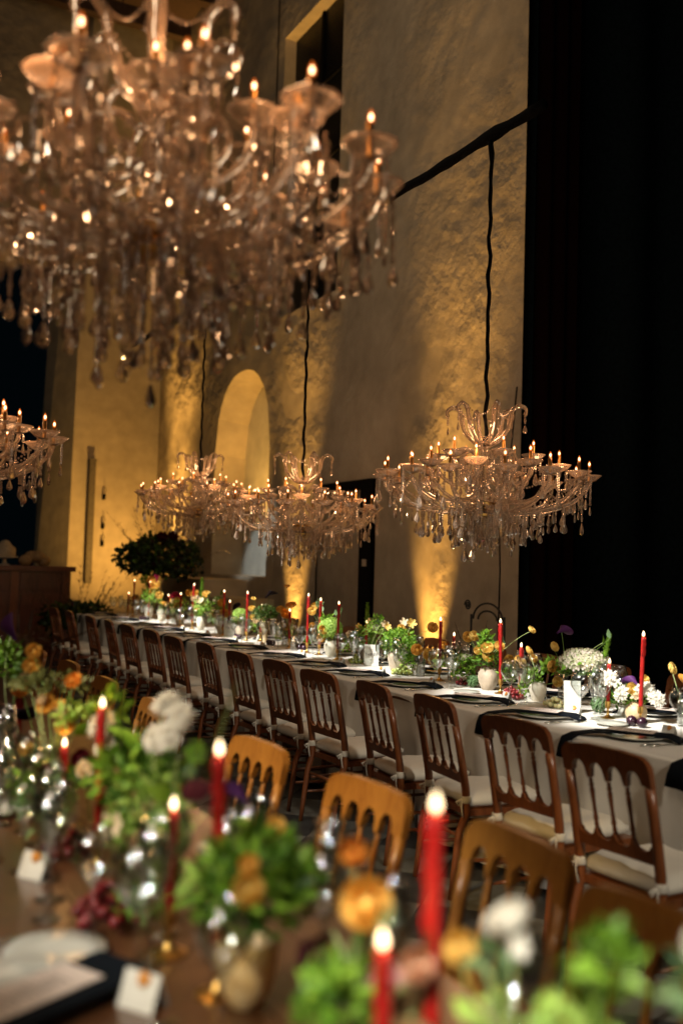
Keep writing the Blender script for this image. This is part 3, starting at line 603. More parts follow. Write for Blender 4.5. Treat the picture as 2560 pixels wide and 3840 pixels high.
for i, (x, y, z, lb) in enumerate([
    (3.70, 3.75, 1.21, 'tall leaning red taper at the right end of the white table'), (3.67, 3.95, 1.055, 'short dripping red taper beside the white scabious flowers'),
    (3.72, 4.93, 1.20, 'tall dripping red taper between the taupe jug and the wine glasses'), (3.72, 4.74, 1.07, 'short red taper just right of the tall one by the taupe jug'),
    (3.72, 5.60, 1.17, 'red taper with drips standing before the bright amber wall light'), (3.9, 5.7, 1.06, 'low red taper behind the one before the amber wall light'),
    (3.75, 6.66, 1.08, 'low red taper by the dark door frame'), (3.70, 7.03, 1.21, 'slanting red taper over the lime hydrangea jug'),
    (3.74, 7.43, 1.22, 'red taper left of the lime hydrangea jug'), (3.72, 7.62, 1.25, 'tall red taper right of the drooping orange ranunculus'),
    (3.74, 8.02, 1.10, 'red taper in a brass holder among orange ranunculus'), (3.70, 8.91, 1.22, 'tall red taper left of the dark moss dome'), (3.80, 8.8, 1.10, 'low red taper tucked by the dark moss dome'),
    (3.70, 9.53, 1.21, 'red taper above the card marked TWO'), (3.74, 9.48, 1.11, 'short red taper touching the tall one above the card marked TWO'),
    (3.70, 10.46, 1.25, 'tall red taper left of the green bell flower spike'), (3.70, 10.88, 1.13, 'stubby red taper beside the magenta bloom'), (3.68, 11.25, 1.10, 'stubby red taper in front of the magenta bloom'),
    (3.70, 12.09, 1.23, 'red taper under the dark calla at the far end'), (3.70, 12.77, 1.23, 'leftmost tall red taper on the white table'), (3.66, 12.86, 1.06, 'leftmost short red taper on the white table')]):
    candle(x, y, z+.012, 'red candles on the white table', lb, tilt=[1.5, 0][i in (4,)] if i else 3, seed=i+5, fs=1.15, power=.3)

# ------------------------------------------------------------------ plants
def clump_mesh(name, m_, rx, ry, rz_, n, L, Wd, seed, curl=.35, inner=.35, up=.2, low=-.6):
    rn = random.Random(seed); mb = MB()
    for k in range(n):
        while True:
            d = V((rn.gauss(0, 1), rn.gauss(0, 1), rn.gauss(0, 1))).normalized()
            if d.z > low: break
        t = inner+(1-inner)*rn.random()**.45
        lump = 1+.28*noise.noise(d*2.3+V((seed, 0, 0)))
        c = V((d.x*rx, d.y*ry, d.z*rz_))*t*lump
        dd = (d+V((rn.uniform(-1, 1), rn.uniform(-1, 1), rn.uniform(-1, 1)+up))*.75).normalized()
        s_ = rn.uniform(.6, 1.25); mb.leaf(c, dd, d+V((rn.uniform(-.5, .5), rn.uniform(-.5, .5), .3)), L*s_, Wd*s_, curl*rn.uniform(.3, 1.6), .25)
    return mb.mesh(name, m_)
def florets_mesh(name, m_, rx, rz_, n, size, seed, low=-.35):
    rn = random.Random(seed); mb = MB()
    for k in range(n):
        t = (k+.5)/n; z = 1-(1-low)*t; a = k*2.39996; r_ = math.sqrt(max(0, 1-z*z)); d = V((r_*math.cos(a), r_*math.sin(a), z))
        lump = 1+.10*noise.noise(d*3+V((seed, 0, 0)))+rn.uniform(-.05, .03); c = V((d.x*rx, d.y*rx, d.z*rz_))*lump
        ax = d.orthogonal().normalized(); rot0 = rn.uniform(0, 6); ax = Matrix.Rotation(rot0, 3, d) @ ax
        for q in range(4):
            dd = Matrix.Rotation(q*PI/2, 3, d) @ ax; dd = (dd+d*rn.uniform(.1, .5)).normalized(); s_ = size*rn.uniform(.8, 1.2)
            sd = dd.cross(d).normalized(); mb.add([c, c+dd*s_*.55-sd*s_*.42, c+dd*s_+d*s_*.1, c+dd*s_*.55+sd*s_*.42], [(0, 1, 2, 3)])
    return mb.mesh(name, m_, False)
def ranunc_mesh(name, m_, seed=0, opening=.9):
    mb = MB(); rn = random.Random(seed); mb.ball((0, 0, -.02), .46, 12, 8)
    for ring, (n, r_, h, o_) in enumerate(((4, .35, .75, .05), (5, .55, .85, .15), (6, .75, .85, .3), (7, .95, .75, .55), (7, 1.08, .6, .85))):
        for k in range(n):
            a0 = 2*PI*(k+.5*(ring & 1))/n+rn.uniform(-.15, .15); wd = 2.5*PI/n/2; vs = []; nu, nv = 5, 4
            for j in range(nv+1):
                t = j/nv
                for i in range(nu+1):
                    u_ = -1+2*i/nu; a = a0+u_*wd*(math.sin(min(1, t*1.3+.25)*PI/2))*(1-.25*max(0, t-.7)/.3*abs(u_))
                    rr = r_*math.sin(min(1, t*1.2)*PI/2)*(1-(1-o_)*.45*max(0, t-.45))+.12*o_*t
                    z = -.45+(.45+h*.8)*t**(1+.3*o_)-.12*u_*u_*t+.03*rn.uniform(-1, 1)*t
                    vs.append((rr*math.cos(a), rr*math.sin(a), z))
            mb.add(vs, [(j*(nu+1)+i, j*(nu+1)+i+1, (j+1)*(nu+1)+i+1, (j+1)*(nu+1)+i) for j in range(nv) for i in range(nu)])
    return mb.mesh(name, m_)
def ruffle_mesh(name, m_, seed=0):
    mb = MB(); rn = random.Random(seed)
    for ring in range(5):
        n = 8+ring*3; r0_ = .12+ring*.2
        for k in range(n):
            a = 2*PI*k/n+rn.uniform(-.2, .2); d = V((math.cos(a), math.sin(a), .9-ring*.24+rn.uniform(-.2, .2))).normalized(); c = V((math.cos(a)*r0_*.5, math.sin(a)*r0_*.5, .25-ring*.09))
            mb.leaf(c, d, V((0, 0, 1))+V((rn.uniform(-.6, .6), rn.uniform(-.6, .6), 0)), .55+.1*ring*rn.uniform(.5, 1.2), .42, rn.uniform(-.3, .5), rn.uniform(-.5, .6))
    return mb.mesh(name, m_)
def poppy_mesh(name, m_, seed=0):
    mb = MB(); rn = random.Random(seed)
    for k in range(6):
        a0 = 2*PI*k/6+rn.uniform(-.1, .1); vs = []; nu, nv = 6, 4; fl_ = .7+.3*(k & 1)
        for j in range(nv+1):
            t = j/nv
            for i in range(nu+1):
                u_ = -1+2*i/nu; a = a0+u_*.62*math.sin(PI*min(1, .25+t*.6)); rr = t*(1-.12*u_*u_)
                vs.append((rr*math.cos(a), rr*math.sin(a), .1+.55*fl_*t*t+.05*math.sin(u_*7+k)*t+.02*(k & 1)))
        mb.add(vs, [(j*(nu+1)+i, j*(nu+1)+i+1, (j+1)*(nu+1)+i+1, (j+1)*(nu+1)+i) for j in range(nv) for i in range(nu)])
    return mb.mesh(name, m_)
def calla_mesh(name, m_):
    mb = MB(); n = 18; vs = []; m2 = 9
    for j in range(m2+1):
        t = j/m2
        for i in range(n+1):
            a = 2*PI*i/n; r_ = .12+.55*t**1.8*(1+.5*max(0, math.cos(a))*t); z = -1+2*t+.55*t*t*math.cos(a)*.9; vs.append((r_*math.cos(a)+(.25*t**3), r_*math.sin(a), z))
    mb.add(vs, [(j*(n+1)+i, j*(n+1)+i+1, (j+1)*(n+1)+i+1, (j+1)*(n+1)+i) for j in range(m2) for i in range(n)])
    return mb.mesh(name, m_)
def bells_mesh(name, m_, seed=0):
    mb = MB(); rn = random.Random(seed); mb.tube([(0, 0, 0), (.0, 0, .5), (.01, 0, 1)], [.012, .01, .006], 6)
    for lv in range(11):
        z = .15+lv*.082; 
        for k in range(5):
            a = 2*PI*k/5+lv*.6; d = V((math.cos(a), math.sin(a), .45)); c = V((0, 0, z)); s_ = .13*(1-.45*lv/11)
            for q in range(3):
                mb.leaf(c+d*.02, (d+V((rn.uniform(-.5, .5), rn.uniform(-.5, .5), rn.uniform(-.2, .5)))), V((0, 0, 1)), s_*rn.uniform(.8, 1.3), s_, -.3, .5)
    return mb.mesh(name, m_)
def spike_mesh(name, m_, seed=0):
    mb = MB(); rn = random.Random(seed); 
    for k in range(130):
        t = k/130; a = k*2.4; c = V((0, 0, t)); d = V((math.cos(a), math.sin(a), .5)); mb.leaf(c, d, V((0, 0, 1)), .06*(1.15-t), .045, .1, .4)
    return mb.mesh(name, m_)
PM = {}
for k in PET:
    if k in ('yellow', 'orange', 'gold', 'white', 'cream', 'peach', 'pink', 'burgundy'): PM['ranunculus', k] = ranunc_mesh('ranunculus', PET[k], len(k))
    if k in ('white', 'cream', 'magenta', 'pink', 'yellow'): PM['ruffled_bloom', k] = ruffle_mesh('ruffled_bloom', PET[k], len(k))
    if k in ('yellow', 'orange', 'gold', 'white', 'cream'): PM['poppy', k] = poppy_mesh('poppy', PET[k], len(k))
    if k in ('purple', 'black', 'burgundy', 'magenta'): PM['calla_lily', k] = calla_mesh('calla_lily', PET[k])
PM['bell_spike', 'fresh'] = bells_mesh('bell_spike', LEAFS['fresh'])
for k in ('brown', 'olive', 'plum'): PM['seed_spike', k] = spike_mesh('seed_spike', LEAFS[k])
for k in ('fresh', 'lime', 'deep', 'grey', 'dark'): PM['leafy_head', k] = clump_mesh('leafy_head', LEAFS[k], 1, 1, .9, 150, .5, .36, 7, low=-1)
def bigleaf(name, m_):
    return MB().leaf((0, 0, 0), (0, 0, 1), (1, 0, 0), 1, .62, .35, .2, 5).mesh(name, m_)
for k in ('fresh', 'grey', 'plum', 'deep', 'lime'): PM['leaf', k] = bigleaf('leaf', LEAFS[k])
def stem_to(par, a, b, r_=.0016, bow=.25, m_=None, seed=0):
    a = V(a); b = V(b); rn = random.Random(seed); mid = a.lerp(b, .55)+V((rn.uniform(-1, 1), rn.uniform(-1, 1), rn.uniform(.1, 1)))*bow*(b-a).length*.4
    pts = [(1-t)**2*a+2*t*(1-t)*mid+t*t*b for t in [i/8 for i in range(9)]]
    ob('stem', MB().tube(pts, r_, 6).mesh('stem', m_ or STEM), par)
def arrangement(label, loc, clumps, blooms, group, root=(0, 0, -.1), name='flower_arrangement'):
    """clumps: (leafkind, dx,dy,dz, rx,rz, n, L); blooms: (kind, colour, dx,dy,dz, size, tiltx, tilty)"""
    t = thing(name, label, 'flowers', loc, 0, group); sd = int(abs(loc[1])*100)
    for k, (lk, dx, dy, dz, rx, rz_, n, L) in enumerate(clumps):
        if lk == 'hydrangea':
            ob('hydrangea_head', florets_mesh('hydrangea_head', LEAFS['hydrangea'], rx, rz_, n, L, sd+k), t, (dx, dy, dz)); ob('foliage', clump_mesh('foliage', LEAFS['fresh'], rx*1.02, rx*1.02, rz_*.9, 110, .03, .022, sd), t, (dx, dy, dz-.015))['kind'] = 'stuff'
        elif lk == 'limehead':
            ob('hydrangea_head', florets_mesh('hydrangea_head', LEAFS['lime'], rx, rz_, n, L, sd+k, -.7), t, (dx, dy, dz))
        else:
            o = ob('foliage', clump_mesh('foliage', LEAFS[lk], rx*1.05, rx*1.05, rz_*1.08, int(n*1.35), L*1.05, L*.48, sd+k, up=.5), t, (dx, dy, dz)); o['kind'] = 'stuff'
    for k, (kd, col, dx, dy, dz, s_, ax, ay) in enumerate(blooms):
        ob(kd, PM[kd, col], t, (dx, dy, dz), (R(ax), R(ay), 0 if kd in ('ranunculus', 'poppy', 'ruffled_bloom') else (k*1.7) % 6.28), s_)
        if kd != 'foliage': stem_to(t, root, (dx, dy, dz-(.2*s_ if kd not in ('bell_spike', 'seed_spike', 'leaf') else 0)), max(.0013, s_*.04 if kd not in ('bell_spike', 'seed_spike', 'leaf') else .0016), .3, STEMP if k % 2 else STEM, sd+k)
    return t
def vase_lathe(name, pr, m_, x, y, label, z=.7605, n=36, group=None):
    return tag(ob(name, MB().lathe(pr, n).mesh(name, m_, True, 60), None, (x, y, z)), label, 'vase', group)
JUG = lambda r_, h: [(r_*.55, 0), (r_*.62, .004), (r_*.9, h*.35), (r_, h*.6), (r_*.97, h*.8), (r_*.78, h*.95), (r_*.8, h), (r_*.72, h), (r_*.7, h*.9), (r_*.5, h*.5)]
GV = 'vases on the white table'; GA = 'flowers on the white table'; RY = 'ranunculus'
# near right: beige ball vase with white scabious
vase_lathe('round_vase', [(.025, 0), (.045, .015), (.055, .045), (.05, .075), (.032, .095), (.022, .1), (.018, .098), (.018, .06)], CERAM_B, 3.72, 3.80, 'round beige vase behind the dark plums', group=GV)
arrangement('white ruffled scabious in the round beige vase', (3.72, 3.80, .86), [], [('ruffled_bloom', 'white', -.12, .07, .12, .036, 30, -60), ('ruffled_bloom', 'white', -.08, .03, .045, .036, 0, -75), ('ruffled_bloom', 'white', .03, -.03, .075, .04, 20, -30), ('ruffled_bloom', 'white', .05, -.09, .03, .036, 40, -40), ('ruffled_bloom', 'cream', -.02, -.02, .035, .024, 0, -20), ('calla_lily', 'purple', .1, .12, .09, .045, 50, 60)], GA, (0, 0, -.02))
tag(ob('cylinder_vase', CYL, None, (3.86, 3.62, .7605)), 'clear cylinder vase at the right edge of the white table', 'vase', GV)
arrangement('orange and yellow ranunculus drooping from the cylinder vase at the far right', (3.86, 3.62, .93), [('deep', .05, -.1, -.03, .07, .07, 80, .03)], [(RY, 'orange', -.08, -.08, .07, .033, 20, 20), (RY, 'yellow', .06, .14, .1, .028, 60, 40), (RY, 'gold', .02, -.15, .0, .03, 60, 40)], GA)
# pale hydrangea head on a clear vase
tag(ob('cylinder_vase', CYL, None, (3.86, 4.52, .7605)), 'clear cylinder vase under the big pale hydrangea', 'vase', GV)
arrangement('big pale green and blush hydrangea head with purple calla', (3.80, 4.28, 1.03), [('hydrangea', 0, 0, -.02, .135, .075, 230, .017), ('fresh', -.03, .25, -.07, .045, .05, 60, .03), ('deep', 0, 0, -.06, .1, .05, 60, .03)],
    [('calla_lily', 'purple', -.03, .16, .15, .05, -20, 70), ('bell_spike', 'fresh', .03, -.12, 0, .16, 28, 10), ('leaf', 'grey', .03, -.17, .13, .05, 25, 10), ('leaf', 'fresh', .0, -.14, .1, .05, -30, 10), (RY, 'yellow', -.05, .2, .05, .026, 60, 20), (RY, 'gold', -.05, .22, -.06, .03, 90, 0)], GA, (.04, .2, -.12))
# ivory jug
vase_lathe('ivory_jug', JUG(.05, .11), CERAM, 3.73, 4.59, 'small ivory vase beside red grapes', group=GV)
arrangement('trailing green leaves and golden ranunculus in the small ivory vase', (3.73, 4.60, .88), [('fresh', -.02, .03, .0, .05, .06, 90, .028), ('fresh', -.03, .06, -.05, .035, .06, 50, .025)], [(RY, 'gold', -.02, .14, .09, .034, 60, 0), (RY, 'yellow', .05, .16, .04, .03, 80, 30), (RY, 'yellow', .05, -.12, .0, .028, 60, -40), (RY, 'gold', .0, .08, .16, .026, 40, 40), ('leaf', 'fresh', .03, .0, .03, .05, 20, 30)], GA, (0, 0, -.04))
# taupe jug
vase_lathe('stone_jug', JUG(.066, .13), CERAM_T, 3.76, 5.11, 'large taupe stoneware vase left of the red grapes', group=GV)
arrangement('green foliage with yellow ranunculus in the taupe stoneware vase', (3.76, 5.12, .95), [('fresh', 0, 0, .03, .07, .08, 160, .026), ('deep', .0, .02, -.02, .08, .06, 90, .026), ('fresh', -.02, .0, .13, .035, .04, 40, .035)],
    [(RY, 'yellow', -.04, .03, .05, .034, 20, -40), (RY, 'yellow', -.04, -.05, .07, .036, 30, -40), (RY, 'gold', -.03, -.04, .02, .034, 60, -30), (RY, 'gold', -.02, -.14, .09, .03, 60, -20), (RY, 'yellow', 0, .16, .13, .03, 70, -10), (RY, 'yellow', .1, -.3, .2, .024, 40, 20), (RY, 'gold', 0, .22, .12, .032, 60, -60), ('seed_spike', 'brown', .02, .08, .1, .14, -10, 10), ('seed_spike', 'brown', -.0, .3, .1, .12, -20, 5), ('leaf', 'grey', .02, -.15, .11, .05, 30, 30)], GA, (0, 0, -.05))
arrangement('low bushy green foliage left of the taupe vase with a white spray', (3.74, 5.36, .86), [('fresh', 0, 0, 0, .075, .085, 220, .024), ('hydrangea', 0, 0, .07, .035, .02, 30, .014)], [], GA)
tag(ob('cylinder_vase', TUM, None, (3.76, 5.52, .7605)), 'clear bud vase left of the low bushy foliage', 'vase', GV)
# group of cylinder, big taupe bottle and lettuce-green cascade
vase_lathe('tall_taupe_vase', JUG(.075, .17), CERAM_T, 3.70, 6.10, 'big taupe vase behind the green grapes', group=GV)
arrangement('cascade of curly green foliage over the big taupe vase', (3.68, 6.06, .98), [('fresh', 0, 0, .0, .12, .085, 420, .026), ('fresh', -.01, -.13, -.06, .06, .1, 170, .024), ('deep', 0, 0, -.03, .1, .06, 100, .026), ('fresh', -.04, -.2, -.13, .035, .05, 60, .022)], [('poppy', 'cream', .05, .02, .13, .035, 40, -30), ('poppy', 'yellow', .06, -.06, .13, .038, 60, -40), (RY, 'gold', .08, -.3, .12, .034, 60, -40), (RY, 'gold', -.03, -.28, -.03, .036, 60, -60), (RY, 'yellow', -.02, -.42, -.05, .038, 60, -60)], GA, (0, 0, -.1))
tag(ob('cylinder_vase', CYL, None, (3.73, 5.85, .7605)), 'clear cylinder vase right of the green grapes', 'vase', GV)
# THREE cluster
arrangement('green foliage with blush blossoms behind the card marked THREE', (3.77, 6.65, .98), [('fresh', 0, .08, -.03, .085, .08, 240, .027), ('lime', -.01, -.08, .05, .06, .06, 130, .025), ('fresh', 0, -.12, .12, .035, .04, 40, .03)],
    [('bell_spike', 'fresh', .03, .09, .05, .19, -4, 2), ('poppy', 'peach' if ('poppy', 'peach') in PM else 'cream', 0, -.02, .1, .032, 30, -40), ('poppy', 'white', 0, -.1, .06, .03, 30, -40), ('poppy', 'cream', .02, -.2, .09, .034, 50, -30), ('poppy', 'yellow', 0, -.27, .08, .03, 60, -30), ('poppy', 'yellow', .0, .17, .05, .03, 60, -30), ('leaf', 'grey', 0, -.12, .1, .055, -20, 60), ('leaf', 'fresh', .0, -.2, .13, .05, 60, 30), (RY, 'gold', .04, -.4, .08, .03, 50, 10), ('leaf', 'plum', -.04, -.0, -.1, .06, 170, 0)], GA, (0, 0, -.15))
vase_lathe('grey_vase', JUG(.045, .12), CERAM_T, 3.79, 6.73, 'grey stoneware vase behind the place card left of the card marked THREE', group=GV)
# lime hydrangea jug
vase_lathe('white_vase', JUG(.064, .13), CERAM, 3.78, 7.28, 'white vase holding the lime hydrangea', group=GV)
arrangement('lime hydrangea head with eucalyptus leaves and yellow ranunculus', (3.78, 7.32, .98), [('limehead', 0, 0, 0, .095, .09, 240, .018), ('fresh', 0, .05, .07, .05, .04, 50, .03)],
    [(RY, 'yellow', -.05, .25, .13, .034, 50, -40), (RY, 'yellow', 0, .3, .17, .03, 50, -30), (RY, 'gold', -.08, -.04, .0, .036, 60, -60), (RY, 'gold', -.07, .02, -.07, .034, 60, -60), ('leaf', 'grey', 0, .15, .14, .06, -30, 30), ('leaf', 'fresh', .0, .12, .1, .07, -50, 20), ('leaf', 'grey', .02, -.14, .14, .06, 20, 10), ('leaf', 'grey', 0, -.2, .16, .06, 60, 10), ('leaf', 'grey', 0, -.1, .12, .05, -10, 40), ('seed_spike', 'brown', 0, -.15, .05, .14, 40, 0), ('leafy_head', 'grey', 0, .2, .2, .03, 0, 0)], GA, (0, 0, -.12))
tag(ob('bud_vase', TUM, None, (3.7, 7.85, .7605)), 'clear bud vase of drooping orange ranunculus', 'vase', GV)
arrangement('drooping orange ranunculus with bent stems', (3.72, 7.98, 1.04), [], [(RY, 'orange', 0, .1, .02, .04, 70, -20), (RY, 'orange', 0, -.02, .1, .042, 10, -20), (RY, 'gold', 0, .2, .05, .036, 40, -20), (RY, 'orange', .1, .3, .26, .024, 0, 0)], GA, (0, -.06, -.15))
arrangement('dark green moss dome with a black calla rising from it', (3.75, 8.58, 1.03), [('deep', 0, 0, 0, .115, .075, 420, .022), ('olive', 0, 0, .01, .11, .075, 160, .02)], [('calla_lily', 'black', 0, -.06, .19, .05, -10, 50), (RY, 'yellow', -.06, .2, .04, .03, 30, -30), (RY, 'yellow', 0, .3, .13, .022, 30, 0)], GA)
vase_lathe('footed_bowl', [(.04, 0), (.02, .02), (.02, .1), (.05, .16), (.06, .2), (.055, .2), (.04, .16)], CERAM_B, 3.75, 8.58, 'beige footed bowl under the dark moss dome', group=GV)
arrangement('bright lime foliage head above the card marked TWO', (3.75, 9.2, .98), [('limehead', 0, 0, 0, .075, .07, 160, .018), ('fresh', 0, .05, -.05, .06, .05, 60, .025)], [('calla_lily', 'black', 0, .18, .06, .045, 40, 0)], GA)
arrangement('mixed yellow ranunculus and lime blossoms right of the bell flower spike', (3.75, 9.75, 1.02), [('lime', 0, 0, -.03, .08, .08, 150, .026), ('fresh', 0, .1, .06, .05, .05, 60, .028)], [(RY, 'yellow', -.03, -.1, .06, .038, 60, -30), (RY, 'yellow', -.03, -.18, -.04, .045, 60, -40), (RY, 'gold', -.04, 0, -.06, .042, 60, -40), ('poppy', 'cream', 0, .12, .08, .04, 30, -40), ('leaf', 'fresh', 0, .02, .14, .06, 20, 20)], GA)
arrangement('green bell flower spike rising from lime and cream blossoms', (3.75, 10.33, 1.02), [('lime', 0, 0, 0, .09, .08, 170, .026), ('fresh', 0, -.1, -.06, .07, .06, 90, .026), ('plum', 0, .03, .06, .03, .05, 30, .03)], [('bell_spike', 'fresh', .0, 0, .06, .24, 0, 0), (RY, 'yellow', 0, -.14, .13, .04, 40, -30), ('poppy', 'cream', -.03, -.06, .05, .045, 30, -40), (RY, 'cream', -.04, .1, .07, .04, 30, -30), (RY, 'gold', 0, .22, .12, .045, 20, -40), ('leaf', 'grey', 0, -.2, .1, .06, 40, 20)], GA)
arrangement('lime foliage and gold ranunculus with a magenta bloom', (3.74, 11.0, .99), [('lime', 0, 0, 0, .09, .08, 180, .026), ('fresh', 0, .2, -.03, .07, .06, 90, .026)], [(RY, 'gold', -.04, -.04, 0, .045, 60, -40), ('ruffled_bloom', 'magenta', .04, .3, .11, .05, 30, 0), (RY, 'gold', 0, -.3, .15, .04, 50, -40), (RY, 'yellow', 0, .12, .05, .035, 50, -40)], GA)
arrangement('tall leafy cluster with gold ranunculus near the far end of the white table', (3.74, 12.1, 1.05), [('fresh', 0, 0, 0, .12, .1, 260, .028), ('lime', 0, -.1, -.04, .08, .07, 110, .026), ('fresh', 0, .25, .0, .07, .13, 110, .028)], [(RY, 'gold', 0, .05, .2, .05, 20, -40), (RY, 'gold', 0, -.12, .15, .055, 50, -40), (RY, 'gold', 0, -.05, .07, .045, 60, -40), ('calla_lily', 'black', 0, .15, .13, .06, 30, 30), ('leafy_head', 'fresh', 0, .35, .2, .05, 0, 0), (RY, 'yellow', 0, -.3, .02, .045, 60, -40), ('calla_lily', 'magenta', 0, -.18, .22, .04, 0, 0)], GA)
arrangement('orange bronze blooms at the far left end of the white table', (3.72, 12.75, .95), [('brown', 0, 0, 0, .08, .08, 90, .03)], [(RY, 'orange', 0, .05, .05, .035, 20, -30)], GA)
for i, (x, y, r_, h, m_, lb) in enumerate(((3.76, 9.75, .05, .13, CERAM, 'ivory vase under the mixed yellow ranunculus'), (3.76, 10.35, .05, .14, CERAM, 'ivory vase below the green bell flower spike'), (3.74, 11.0, .055, .13, CERAM, 'ivory vase under the lime foliage with the magenta bloom'), (3.76, 11.75, .05, .15, CERAM, 'pale vase right of the tall leafy cluster'), (3.74, 12.2, .055, .17, CERAM, 'pale vase under the tall leafy cluster'), (3.75, 9.2, .045, .12, CERAM_T, 'taupe vase above the card marked TWO'))):
    vase_lathe('ceramic_vase', JUG(r_, h), m_, x, y, lb, group=GV)
for y, lb in ((5.6, 'clear bud vase below the lone orange ranunculus'), (8.3, 'clear bud vase right of the dark moss dome'), (9.95, 'clear bud vase by the green bell flower spike'), (11.45, 'clear bud vase under the far gold ranunculus')):
    tag(ob('bud_vase', TUM, None, (3.82, y, .7605)), lb, 'vase', GV)
for i, (x, y, z, k1, k2, b1, b2, lb) in enumerate((
    (3.85, 3.98, .86, 'fresh', 'deep', 'yellow', 'white', 'low leafy posy between the white scabious and the pale hydrangea'), (3.86, 4.92, .88, 'deep', 'fresh', 'gold', 'yellow', 'low green posy behind the dark red grapes'),
    (3.9, 5.72, .88, 'fresh', 'lime', 'cream', 'gold', 'small green posy behind the lone taper by the amber light'), (3.88, 6.38, .9, 'fresh', 'deep', 'gold', 'cream', 'leafy filler posy right of the card marked THREE'),
    (3.86, 7.0, .88, 'lime', 'fresh', 'yellow', 'cream', 'low posy between the blush blossoms and the lime hydrangea'), (3.88, 7.72, .88, 'deep', 'fresh', 'orange', 'gold', 'low posy right of the drooping orange ranunculus'),
    (3.86, 8.32, .88, 'fresh', 'lime', 'yellow', 'gold', 'bright posy just right of the dark moss dome'), (3.84, 8.95, .9, 'lime', 'fresh', 'cream', 'yellow', 'pale posy just left of the dark moss dome'),
    (3.86, 9.5, .9, 'fresh', 'lime', 'yellow', 'cream', 'yellow dotted posy behind the card marked TWO'), (3.84, 10.05, .9, 'lime', 'deep', 'gold', 'cream', 'green posy right of the bell flower spike'),
    (3.84, 10.65, .92, 'fresh', 'lime', 'yellow', 'gold', 'green posy left of the bell flower spike'), (3.84, 11.4, .92, 'lime', 'fresh', 'yellow', 'cream', 'pale green posy left of the magenta bloom'),
    (3.84, 11.8, .92, 'fresh', 'deep', 'gold', 'yellow', 'leafy posy right of the tall far leafy cluster'), (3.8, 12.45, .92, 'fresh', 'deep', 'gold', 'orange', 'last leafy posy near the far table end'))):
    q = .02*((i*7) % 3-1)
    arrangement(lb, (x, y, z), [(k1, 0, 0, 0, .075, .06, 110, .024), (k2, -.03, .09+q, -.03, .05, .045, 60, .022)], [(RY, b1, -.05, -.05+q, .05, .03, 50, -40), (RY if b2 != 'white' else 'poppy', b2, -.03, .07, .075+q, .028, 40, -50), (RY, b1, .0, -.12-q, .1, .024, 60, -20)], GA, (0, 0, -.08))
# fruit
def fruit_pile(name, label, cat, x, y, n, r_, m_, spread, z=.7605, seed=1):
    rn = random.Random(seed); t = thing(name, label, cat, (x, y, z), 0, 'fruit on the tables'); me = MB().ball((0, 0, 0), r_, 12, 8, (1, 1, 1.08)).mesh(name[:-6] if name.endswith('_bunch') else name, m_)
    pts = []; k = 0; tries = 0
    while k < n and tries < 4000:
        tries += 1; a = rn.uniform(0, 2*PI); d = spread*rn.random()**.6; zz = r_+rn.uniform(0, 1)**1.4*(spread*1.0)*(1-d/spread*.8); q = V((d*math.cos(a), d*math.sin(a), zz))
        if all((q-p_).length > r_*1.75 for p_ in pts): pts.append(q); k += 1; ob(name.split('_')[0]+('' if name.split('_')[0] != 'artichoke' else '_scale'), me, t, q, (rn.uniform(-1, 1), rn.uniform(-1, 1), 0))
fruit_pile('grape_bunch', 'pale green grape bunch below the pale hydrangea', 'grapes', 3.64, 4.33, 18, .013, FRUIT['pale'], .055, seed=1)
fruit_pile('grape_bunch', 'dark red grape bunch between the wine glasses and the small ivory vase', 'grapes', 3.62, 4.68, 28, .0115, FRUIT['red'], .06, seed=2)
fruit_pile('grape_bunch', 'dark red grape bunch touching the small ivory vase', 'grapes', 3.7, 4.80, 24, .0115, FRUIT['red'], .055, seed=3)
fruit_pile('grape_bunch', 'little red grape cluster beside the artichoke', 'grapes', 3.72, 5.33, 9, .012, FRUIT['red'], .035, seed=4)
fruit_pile('grape_bunch', 'green grape bunch beneath the cascading foliage', 'grapes', 3.66, 5.97, 34, .012, FRUIT['green'], .07, seed=5)
fruit_pile('grape_bunch', 'green grape bunch left of the card marked THREE', 'grapes', 3.70, 6.72, 24, .012, FRUIT['green'], .055, seed=6)
for y, x, n in ((3.68, 3.60, 2), (7.82, 3.76, 2), (11.93, 3.62, 3), (8.35, 3.7, 2), (9.05, 3.66, 2)):
    for k in range(n):
        tag(ob('plum', MB().ball((0, 0, 0), .027, 16, 10).mesh('plum', FRUIT['plum']), None, (x+(.0, .015, -.03)[k], y+(.027, -.027, .075)[k], .7605+.026)), 'dark %s plum %s' % (['left', 'right', 'outer'][k], {3.68: 'beside the round beige vase', 7.82: 'by the low red taper in a brass holder', 11.93: 'under the far leafy cluster', 8.35: 'right of the dark moss dome', 9.05: 'by the card marked TWO'}[y]), 'plum', 'plums on the white table')
def artichoke(x, y, label, s_=.05):
    t = thing('artichoke', label, 'artichoke', (x, y, .7605+s_*.8), 0, 'artichokes on the white table'); t.rotation_euler = (R(60), R(20), 0)
    lf = MB().leaf((0, 0, 0), (0, 0, 1), (1, 0, 0), .8, .62, .35, .3, 5).mesh('bract', LEAFS['grey'])
    for ring in range(6):
        n = 7 if ring < 4 else 4
        for k in range(n):
            a = 2*PI*(k+.5*(ring & 1))/n; r_ = s_*(.35-.04*ring); ob('bract', lf, t, (r_*math.cos(a), r_*math.sin(a), s_*(-.6+ring*.16)), (0, R(38-ring*5), a), s_*1.35)
artichoke(3.72, 5.22, 'green artichoke in front of the low bushy foliage'); artichoke(3.76, 4.12, 'green artichoke lying by the brass candle holder', .055); artichoke(3.8, 3.45, 'green artichoke at the right edge of the white table', .06)
